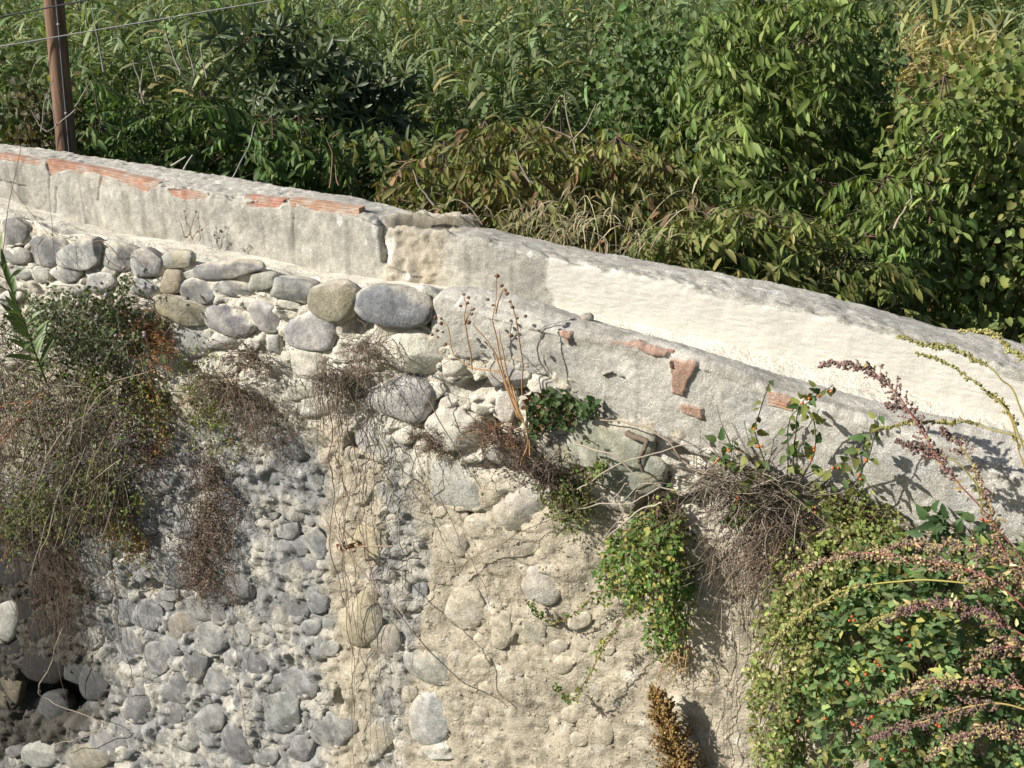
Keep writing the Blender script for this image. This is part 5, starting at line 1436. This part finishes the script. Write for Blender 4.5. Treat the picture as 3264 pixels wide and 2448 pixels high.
# ---------------- leafy plants low on the wall
def leafy(name, label, cat, poly, nrange, n, pal, size, seed, tmpl=T_OVAL, clumps=60, stems=40, root_px=None, mat=None, spread=(.05, .04, .05), stem_c=(.20, .15, .09)):
    r = np.random.default_rng(seed)
    px = rand_in_poly(poly, clumps, seed)
    nn = r.uniform(nrange[0], nrange[1], clumps)
    # deeper towards the edge of the clump, bulging in the middle
    sd = -poly_sdf(px[:, 0], px[:, 1], poly); sd = np.clip(sd / (np.max(sd) + 1e-6), 0, 1)
    nn = nrange[0] + (nrange[1] - nrange[0]) * sd ** .6 * r.uniform(.6, 1.0, clumps)
    cl = np.array([PN(x, y, k) for (x, y), k in zip(px, nn)])
    rp = root_px or (poly[0][0], poly[0][1], nrange[0])
    b = PN(*rp)
    root = thing(name, label, cat, b)
    lf, st = Acc(), Acc()
    per = max(3, n // clumps)
    Ls = 3.2 * np.mean(spread)
    for k, q in enumerate(cl):
        # a sprig: leaves set alternately along a short curved shoot, smaller towards the tip
        dv = unit(q - b + N_ * .12 + r.normal(0, .10, 3) + UP * r.normal(.0, .10)); L = Ls * r.uniform(.6, 1.5)
        q0 = q - dv * L * .7 + r.normal(0, .01, 3); q1 = q + dv * L * .3 - UP * L * .12
        c = crom([q0, (q0 + q1) / 2 + UP * L * .10 + r.normal(0, .012, 3), q1], 4)
        kk = (c - O_) @ N_; c = c + N_ * np.maximum(0, .012 - kk)[:, None]
        m = int(per * r.uniform(.5, 1.5)) + 1
        t = np.linspace(.08, 1, m); pos = along(c, t)
        ax = unit(np.gradient(c, axis=0))[np.clip((t * (len(c) - 1)).astype(int), 0, len(c) - 1)]
        sv = unit(np.cross(ax, N_ + .01)); sg = np.where(np.arange(m) % 2 == 0, 1, -1)[:, None]
        d = unit(sv * sg * r.uniform(.5, 1.1, (m, 1)) + ax * .55 + N_ * r.normal(.15, .45, (m, 1)) + r.normal(0, .3, (m, 3)) - UP * .15)
        sz = size * (1.25 - .55 * t) * r.uniform(.55, 1.35, m)
        lf.batch(tmpl, pos + r.normal(0, spread[0] * .22, (m, 3)) + d * (sz * .12)[:, None], d, SLOPE + r.normal(0, .5, (m, 3)), sz, np.clip(vary(pal, m, .16) * np.exp(r.normal(0, .12)), 0, .8))
        st.tube(c, [.0020, .0010], np.array(stem_c) * r.uniform(.7, 1.2), 3)
        if k < stems: st.tube(jit(crom([b + r.normal(0, .02, 3), (b + q0) / 2 + N_ * .04 + r.normal(0, .02, 3), q0], 5), .004), [.0034, .002], np.array(stem_c) * r.uniform(.7, 1.2), 3)
    lf.build('leaves', mat or M_leaf, root)
    st.build('stems', M_stem, root)
    return root
PELL = [(.12, .21, .05), (.15, .24, .06), (.09, .165, .04), (.13, .22, .055), (.24, .29, .08), (.40, .36, .11)]
leafy('bramble', 'small dark green bramble where the near channel wall breaks away', 'plant', [(1690,1240),(1760,1260),(1830,1290),(1860,1320),(1800,1370),(1720,1380),(1680,1330)], (.04, .12), 230, [(.08, .13, .045), (.10, .16, .055), (.07, .12, .04), (.09, .15, .05), (.10, .16, .055), (.20, .10, .05)], .030, 370, t_heart(.9), 26, 22, (1720,1370,.03))
leafy('bramble', 'short bramble spray on the concrete face', 'plant', [(1830,1290),(1880,1265),(1890,1300),(1840,1330)], (.05, .10), 22, [(.08, .14, .05)], .030, 371, t_heart(.9), 10, 10, (1800,1330,.04), spread=(.02, .02, .02))
leafy('wall_herb', 'bright green herb hanging below the green boulder', 'herb', [(1710,1510),(1790,1490),(1870,1540),(1890,1620),(1860,1680),(1830,1690),(1760,1640),(1712,1580)], (.04, .12), 1250, [(.15, .215, .055), (.18, .24, .065), (.12, .18, .045), (.22, .25, .075), (.18, .14, .08)], .017, 372, T_OVAL, 60, 50, (1760,1500,.03))
leafy('wall_herb', 'small upright green sprig on the green boulder', 'herb', [(1872,1400),(1890,1405),(1925,1480),(1930,1530),(1890,1530),(1900,1470)], (.10, .14), 160, [(.20, .27, .07), (.16, .22, .06)], .014, 373, T_OVAL, 16, 12, (1900,1540,.09), spread=(.010, .012, .012))
leafy('wall_herb', 'lush green leafy clump growing out of the beige wall', 'plant', [(1910,1790),(1960,1720),(2060,1640),(2140,1660),(2200,1710),(2220,1800),(2210,1900),(2230,2000),(2160,2060),(2070,2050),(2020,1980),(1970,1930),(1910,1890)], (.04, .25), 2000, PELL, .026, 374, t_leaf(2, .62, .2, .3, .42), 85, 70, (2100,1700,.03), mat=M_leaf)
leafy('wall_herb', 'sparse sprigs above the lush clump', 'herb', [(2040,1620),(2100,1590),(2180,1640),(2200,1760),(2120,1730),(2050,1680)], (.05, .14), 260, PELL + BROWNSTEM, .020, 375, T_OVAL, 40, 30, (2120,1600,.04))
def trail(label, pts, seed, n=110, size=.016):
    r = np.random.default_rng(seed); root = thing('trailing_shoot', label, 'shoot', PN(*pts[0]))
    c = stem_px(pts, 8, .003); a = Acc(); a.tube(c, [.0028, .0016], (.24, .13, .08), 4); a.build('stem', M_stem, root)
    l = Acc(); t = np.sqrt(r.uniform(.05, 1, n)); l.batch(T_OVAL, along(c, t) + r.normal(0, .007, (n, 3)), unit(r.normal(0, .8, (n, 3)) + N_ * .3), SLOPE + r.normal(0, .4, (n, 3)), size * r.uniform(.5, 1.2, n), vary(PELL, n, .2)); l.build('leaves', M_leaf, root)
trail('trailing green shoot curling up to the left of the lush clump', [(1990,1880,.14),(1900,1890,.12),(1850,1940,.10),(1780,1985,.08),(1720,1960,.06),(1690,1920,.05)], 376, 170)
trail('trailing green shoot hanging down and hooking up below the lush clump', [(1990,1960,.18),(1930,2060,.16),(1880,2150,.14),(1840,2210,.12),(1800,2230,.12),(1775,2180,.11)], 377, 150)
trail('thin leafy shoot hanging down beside the first hooked shoot', [(2010,1930,.16),(1950,2020,.15),(1900,2090,.12)], 378, 80)

# ---------------- grey curved stems and root over the green boulder
for k, (label, pts, rad, colr) in enumerate([
    ('thick grey stem arching over the green boulder and under the concrete', [(2300,1530,.08),(2190,1480,.10),(2120,1400,.10),(2030,1350,.08),(1900,1340,.06)], .0048, (.36, .29, .22)),
    ('pale dry stem sweeping down from the boulder to the root mat', [(1830,1415,.14),(1950,1450,.16),(2040,1520,.16),(2120,1560,.14),(2200,1565,.12)], .0046, (.40, .34, .27)),
    ('pale thin stem crossing in front of the lower boulder', [(1840,1560,.14),(1950,1495,.16),(2100,1440,.15),(2250,1420,.13),(2370,1490,.12)], .0034, (.38, .32, .25)),
    ('tangle of loose curled grey stems below the lower boulder', [(1760,1640,.08),(1900,1610,.12),(2020,1600,.14),(2110,1550,.13),(2060,1540,.12),(2000,1580,.12),(1980,1640,.1),(1930,1720,.08)], .0032, (.38, .33, .27)),
    ('long pale straw pointing down left of the lush clump', [(2110,1602,.14),(2040,1625,.13),(1960,1690,.10),(1920,1725,.07)], .0040, (.46, .40, .32)),
    ('fine looped grey root below the lower boulder', [(2000,1540,.12),(1960,1590,.12),(2000,1640,.12),(2030,1560,.13),(2070,1610,.12),(2010,1660,.1)], .0026, (.36, .30, .24))]):
    root = thing('fallen_vine', label, 'stem', PN(*pts[0])); ac = Acc(); ac.tube(stem_px(pts, 8, .004), [rad, rad * .6], np.array(colr), 5); ac.build('stem', M_stem, root)
def gnarl():
    root = thing('gnarled_root', 'dark gnarled woody root at the edge of the green boulder', 'root', PN(2000, 1380, .06))
    ac = Acc(); ac.tube(stem_px([(2000,1380,.05),(2040,1395,.08),(2060,1410,.10),(2050,1440,.12),(2040,1470,.13),(2055,1505,.13)], 6, .003), [.014, .011, .009, .007], (.16, .125, .095), 7); ac.build('wood', M_stem, root)
gnarl()

# ---------------- nightshade with orange berries, leaves and berries as parts
T_NS = [t_lobed(.68, .2, .25), t_lobed(.62, .3, .4), t_leaf(3, .6, .2, .3, .4)]
def ns_meshes(pal, k0):
    out = []
    for k in range(6):
        V, F = T_NS[k % 3]
        cc = np.tile(vary(pal, 1, .12)[0], (len(V), 1)); me = mesh_from('leaf', V, F, cc); me.materials.append(M_leaf); out.append(me)
    return out
def nightshade():
    root = thing('nightshade', 'sprawling nightshade with green leaves and orange berries against the near channel wall', 'plant', PN(2500, 1560, .06))
    r = np.random.default_rng(380)
    metas = ns_meshes([(.11, .185, .06), (.14, .21, .07), (.09, .15, .05), (.20, .24, .07)], 0)
    V, F = ICO[2]
    bm_o = mesh_from('berry', V, [F], np.tile((.50, .16, .03), (len(V), 1))); bm_o.materials.append(M_berry)
    bm_g = mesh_from('berry', V, [F], np.tile((.07, .14, .04), (len(V), 1))); bm_g.materials.append(M_berry)
    ac = Acc()
    lines = [[(2480,1560,.06),(2420,1430,.12),(2420,1330,.14),(2455,1215,.15)],[(2500,1560,.06),(2515,1440,.14),(2525,1330,.16),(2600,1260,.18),(2660,1225,.18)],[(2510,1550,.06),(2535,1420,.14),(2550,1300,.18),(2600,1240,.2)],
             [(2530,1560,.06),(2590,1460,.14),(2600,1360,.16),(2560,1290,.16)],[(2540,1570,.06),(2640,1500,.12),(2720,1455,.14),(2760,1400,.15)],[(2500,1570,.06),(2400,1500,.1),(2330,1470,.12),(2280,1450,.12)],
             [(2560,1580,.06),(2700,1560,.12),(2760,1470,.14),(2790,1370,.15),(2800,1320,.16)],[(2480,1570,.06),(2390,1540,.12),(2350,1600,.12)],[(2520,1580,.06),(2580,1600,.14),(2640,1640,.14)],[(2470,1560,.06),(2370,1440,.12),(2290,1410,.12)],[(2450,1580,.08),(2380,1640,.12),(2320,1660,.10)]]
    for L in lines:
        c = stem_px(L, 7, .003); ac.tube(c, [.0035, .0018], np.array((.15, .13, .09)) * r.uniform(.8, 1.2), 4)
        m = 15
        for t in np.linspace(.18, 1, m):
            p = along(c, np.array([t]))[0]
            d = unit(r.normal(0, .7, 3) + N_ * .35 + D_ * r.normal(0, .4) - UP * .1)
            inst('leaf', metas[r.integers(0, 6)], root, p + d * .008, d, SLOPE + r.normal(0, .4, 3), r.uniform(.026, .056))
        for t in r.uniform(.3, .97, 2):
            p = along(c, np.array([t]))[0] + N_ * .012 - UP * .008; g = r.random() < .25
            for _ in range(int(r.integers(2, 4))):
                o = inst('berry', bm_g if g else bm_o, root, p + r.normal(0, .0075, 3), (1, 0, 0), UP, r.uniform(.0048, .0064))
    ac.build('stems', M_stem, root)
nightshade()

# ---------------- the big bush at the lower right
BUSH = [(2460,1640),(2560,1560),(2700,1590),(2850,1660),(3000,1690),(3350,1660),(3350,2560),(2420,2560),(2390,2330),(2370,2150),(2420,1990),(2440,1820)]
leafy('nightshade_bush', 'big sprawling dark green nightshade bush filling the lower right corner', 'bush', [(2620,1800),(2800,1700),(3000,1720),(3350,1700),(3350,2560),(2480,2560),(2470,2250),(2560,2000)], (.10, .52), 4600, [(.10, .165, .065), (.125, .195, .075), (.08, .135, .05), (.15, .215, .08), (.17, .23, .09), (.28, .28, .09)], .042, 390, T_LOBE, 380, 150, (2950,2200,.03), spread=(.04, .04, .04))
leafy('pellitory_bush', 'yellowing small leaved pellitory mixed along the left side of the nightshade bush', 'bush', [(2480,1760),(2560,1680),(2740,1650),(2860,1680),(2900,1740),(2780,1800),(2720,1950),(2650,2150),(2560,2300),(2560,2560),(2440,2560),(2390,2330),(2370,2150),(2420,1990),(2450,1850)], (.05, .34), 5600, [(.34, .39, .12), (.30, .36, .10), (.42, .45, .17), (.24, .31, .085), (.56, .50, .25), (.20, .27, .075)], .021, 391, T_OVAL, 330, 140, (2600,1750,.03), spread=(.035, .035, .035))
leafy('pellitory_bush', 'small leaved greenery along the foot of the near channel wall at right', 'bush', [(2560,1560),(2720,1560),(2870,1640),(2900,1700),(2700,1680),(2600,1640)], (.04, .10), 380, [(.22, .27, .07), (.18, .23, .06), (.30, .32, .1)], .019, 392, T_OVAL, 60, 40, (2700,1640,.02), spread=(.035, .03, .03))
def bush_berries():
    root = bpy.data.objects['nightshade_bush']; r = np.random.default_rng(393); V, F = ICO[2]
    me = mesh_from('berry', V, [F], np.tile((.42, .10, .03), (len(V), 1))); me.materials.append(M_berry)
    for (x, y) in [(2716,1965),(2708,1978),(2722,1978),(2875,2040),(2902,2058),(2862,2030),(2790,2110),(2800,2120),(2815,2140),(2705,2180),(2760,2150),(2715,2305),(2722,2310),(2745,2318),(2770,2290),(2780,2285),(2985,2310),(2995,2315),(2545,2298),(2630,2290),(2880,2390),(2890,2395),(3130,1655),(3145,1660),(3150,1665),(2700,2175),(3110,2310),(2810,2420)]:
        inst('berry', me, root, PN(x, y, .50 if y > 1700 else .2), (1, 0, 0), UP, r.uniform(.005, .0068))
bush_berries()
leafy('nightshade_sprig', 'single dark leafy sprig with drooping leaves at the right edge of the concrete', 'plant', [(2940,1690),(2990,1640),(3100,1680),(3200,1730),(3200,1770),(3050,1740)], (.12, .2), 42, [(.07, .12, .05), (.09, .15, .06)], .055, 394, T_LOBE, 20, 20, (3100,1760,.08), spread=(.03, .02, .03))

# ---------------- goosefoot spikes arching in from the right
def spike(label, pts, palh, stem_c, seed, start=.35, dense=150, side=.05, size=.0045, rad=.0032, name='goosefoot_spike', leafc=None, group=None):
    r = np.random.default_rng(seed)
    root = thing(name, label, 'seed spike', PN(*pts[0]), group)
    c = stem_px(pts, 10, .002)
    ac = Acc(); ac.tube(c, [rad, rad * .8, rad * .4], stem_c, 5)
    h = Acc()
    ns = int(dense * 1.7) // 9
    for k in range(ns):
        t = start + (1 - start) * (k + r.uniform(0, 1)) / ns
        p = along(c, np.array([min(t, 1)]))[0]; tv = unit(along(c, np.array([min(t + .02, 1.0)]))[0] - along(c, np.array([max(t - .02, 0)]))[0])
        L = side * r.uniform(.2, 1.15) * (1.25 - 1.0 * (t - start) / (1 - start + 1e-6))
        d = unit(tv * .8 + unit(np.cross(tv, N_)) * r.choice((-1, 1)) * r.uniform(.4, 1.0) + N_ * r.normal(0, .35) - UP * .15)
        e = p + d * L; ac.tube(np.array([p, (p + e) / 2, e]), [rad * .4, rad * .25], stem_c, 3)
        m = 9; u = r.uniform(.15, 1, m)[:, None]
        pos = p + (e - p) * u + r.normal(0, size * .55, (m, 3))
        h.batch((ICO[1][0], [ICO[1][1]]), pos, r.normal(0, 1, (m, 3)), UP, size * .84 * r.uniform(.6, 1.35, m), vary(palh, m, .25))
    ac.build('stem', M_stem, root); h.build('seeds', M_dry, root)
    if leafc is not None:
        l = Acc(); m = 26; t = r.uniform(.05, .85, m)
        l.batch(t_leaf(2, .4, .3, .3), along(c, t) + r.normal(0, .012, (m, 3)), unit(r.normal(0, .8, (m, 3)) + N_ * .3), SLOPE + r.normal(0, .5, (m, 3)), r.uniform(.015, .032, m), vary(leafc, m, .2)); l.build('bracts', M_dry, root)
PUR = [(.23, .145, .135), (.18, .11, .105), (.29, .195, .175), (.27, .20, .155)]
YEL = [(.36, .34, .13), (.30, .29, .10), (.42, .38, .17)]
BR = [(.52, .42, .22), (.44, .33, .18), (.30, .27, .10)]
RED = np.array((.36, .15, .12)); YS = np.array((.40, .35, .11))
spike('long purple goosefoot spike leaning across the channel at right', [(3330,1900,.28),(3180,1680,.28),(3020,1500,.28),(2900,1310,.28),(2800,1200,.28),(2720,1165,.28),(2615,1160,.28)], PUR, RED, 400, .30, 520, .055, leafc=BR)
spike('purple side spike over the concrete halfway up the long spike', [(3170,1640,.28),(3060,1480,.28),(2950,1440,.26),(2860,1412,.25)], PUR, np.array((.30, .27, .10)), 401, .45, 170, .04)
spike('short purple side spike below the tip of the long spike', [(2960,1400,.28),(2910,1320,.27),(2850,1298,.26),(2830,1290,.26)], PUR, RED, 402, .35, 110, .03)
spike('purple side spike right of the long spike', [(3130,1620,.28),(3100,1480,.28),(3030,1390,.27),(3000,1370,.27)], PUR, np.array((.34, .30, .10)), 403, .4, 170, .035)
spike('upper yellow green goosefoot spike reaching the back of the channel', [(3330,1500,.22),(3250,1290,.22),(3180,1190,.22),(3040,1115,.22),(2960,1100,.22),(2860,1070,.22)], YEL, YS, 404, .45, 260, .020, .0042)
spike('yellow green spike just below the upper one', [(3330,1600,.22),(3230,1340,.22),(3160,1260,.22),(3020,1160,.22),(2920,1125,.22)], YEL, YS, 405, .5, 170, .012, .0038)
spike('yellow green spike at the right edge near the channel back', [(3330,1180,.15),(3220,1110,.15),(3160,1060,.15),(3060,1055,.15)], YEL, YS, 406, .1, 260, .022, .0042)
spike('low yellow green spike pointing left across the concrete', [(3330,1480,.22),(3230,1390,.22),(3050,1348,.22),(2900,1350,.22),(2780,1372,.22)], YEL, YS, 407, .4, 240, .020, .0042)
spike('upright yellow stem at the right edge', [(3290,1700,.2),(3260,1480,.2),(3220,1330,.2),(3190,1280,.2),(3150,1250,.2)], YEL, np.array((.48, .33, .12)), 408, .3, 110, .025, .004)
spike('long red stemmed spike arching over the top of the bush', [(3350,2030,.62),(3150,1840,.66),(2950,1790,.62),(2760,1765,.56),(2620,1790,.5),(2500,1850,.46)], PUR + BR, RED, 410, .15, 620, .055, .0045, leafc=BR)
spike('purple spike along the crest of the bush', [(3350,1900,.6),(3200,1790,.62),(3050,1740,.6),(2900,1735,.55),(2780,1760,.5)], PUR + BR, np.array((.32, .22, .14)), 411, .05, 560, .055, .0045, leafc=BR)
spike('purple spike hanging in the middle of the bush', [(3350,2080,.66),(3200,1990,.68),(3050,1930,.66),(2920,1930,.62),(2830,1980,.58)], PUR, RED, 412, .2, 420, .05, .0045, leafc=BR)
spike('yellow green spike curving down the left of the bush', [(3200,1870,.6),(2950,1850,.6),(2700,1880,.55),(2560,1960,.5),(2460,2040,.46)], YEL, YS, 413, .4, 330, .03, .0045)
spike('yellow green spike on the flank of the bush', [(3100,1950,.62),(2950,1920,.6),(2830,1960,.58),(2740,2010,.55)], YEL, YS, 414, .3, 260, .03, .0045)
spike('purple spike across the lower part of the bush', [(3350,2230,.7),(3200,2180,.7),(3000,2175,.66),(2900,2200,.62),(2810,2240,.6)], PUR + BR, RED, 415, .15, 480, .05, .0046, leafc=BR)
spike('drooping purple spike near the bottom of the bush', [(3350,2280,.7),(3150,2240,.7),(2980,2290,.68),(2860,2320,.64),(2780,2360,.6)], PUR, np.array((.40, .30, .12)), 416, .2, 480, .05, .0046)
spike('purple spike at the bottom right corner', [(3350,2420,.7),(3200,2330,.72),(3060,2350,.7),(2960,2420,.66)], PUR + BR, RED, 417, .1, 420, .05, .0046, leafc=BR)
spike('dense purple spike by the right edge below the red stem', [(3350,2130,.7),(3250,2060,.7),(3150,2080,.7),(3080,2140,.68)], PUR + BR, RED, 418, .05, 420, .06, .0046, leafc=BR)
spike('short yellow brown spike at the right edge of the bush', [(3350,1960,.6),(3280,1880,.62),(3180,1850,.62),(3080,1880,.6)], BR + PUR, np.array((.40, .28, .14)), 419, .05, 320, .05, .0045, leafc=BR)
spike('upright red stem at the right edge in front of the concrete', [(3350,2000,.4),(3200,1760,.38),(3150,1600,.36),(3100,1480,.34)], PUR + BR, RED, 420, .2, 260, .04, .0042, leafc=BR)

# ---------------- rusty seed plant at the bottom
spike('rusty brown plume of dry seeds at the bottom of the wall', [(2190,2520,.08),(2160,2400,.12),(2120,2290,.14),(2095,2205,.14)], [(.30, .19, .07), (.24, .14, .05), (.36, .25, .10)], np.array((.30, .18, .08)), 430, .0, 2600, .13, .0062, name='seed_plume')
tussock('dry_tussock', 'orange dry straw hanging under the lush clump', 'dry plant', 2170, 2110, .04, 26, .26, [(.48, .32, .15), (.52, .40, .22)], 431, .95, .15, out=.2, rad=.0022)
for k, (x0, x1) in enumerate([(2290,2270),(2330,2310),(2350,2330),(2375,2400)]):
    root = thing('hanging_vine', 'thin grey stem hanging down the bare plaster beside the bush', 'stem', PN(x0, 1830, .03), 'thin stems on the bare plaster beside the bush')
    ac = Acc(); ac.tube(stem_px([(x0, 1830, .02), (x0 + 6, 2050, .05), (x1, 2250, .04), (x1 - 10 + 6 * k, 2480, .05)], 8, .005), [.0024, .0016], (.34, .29, .24), 4); ac.build('stem', M_stem, root)
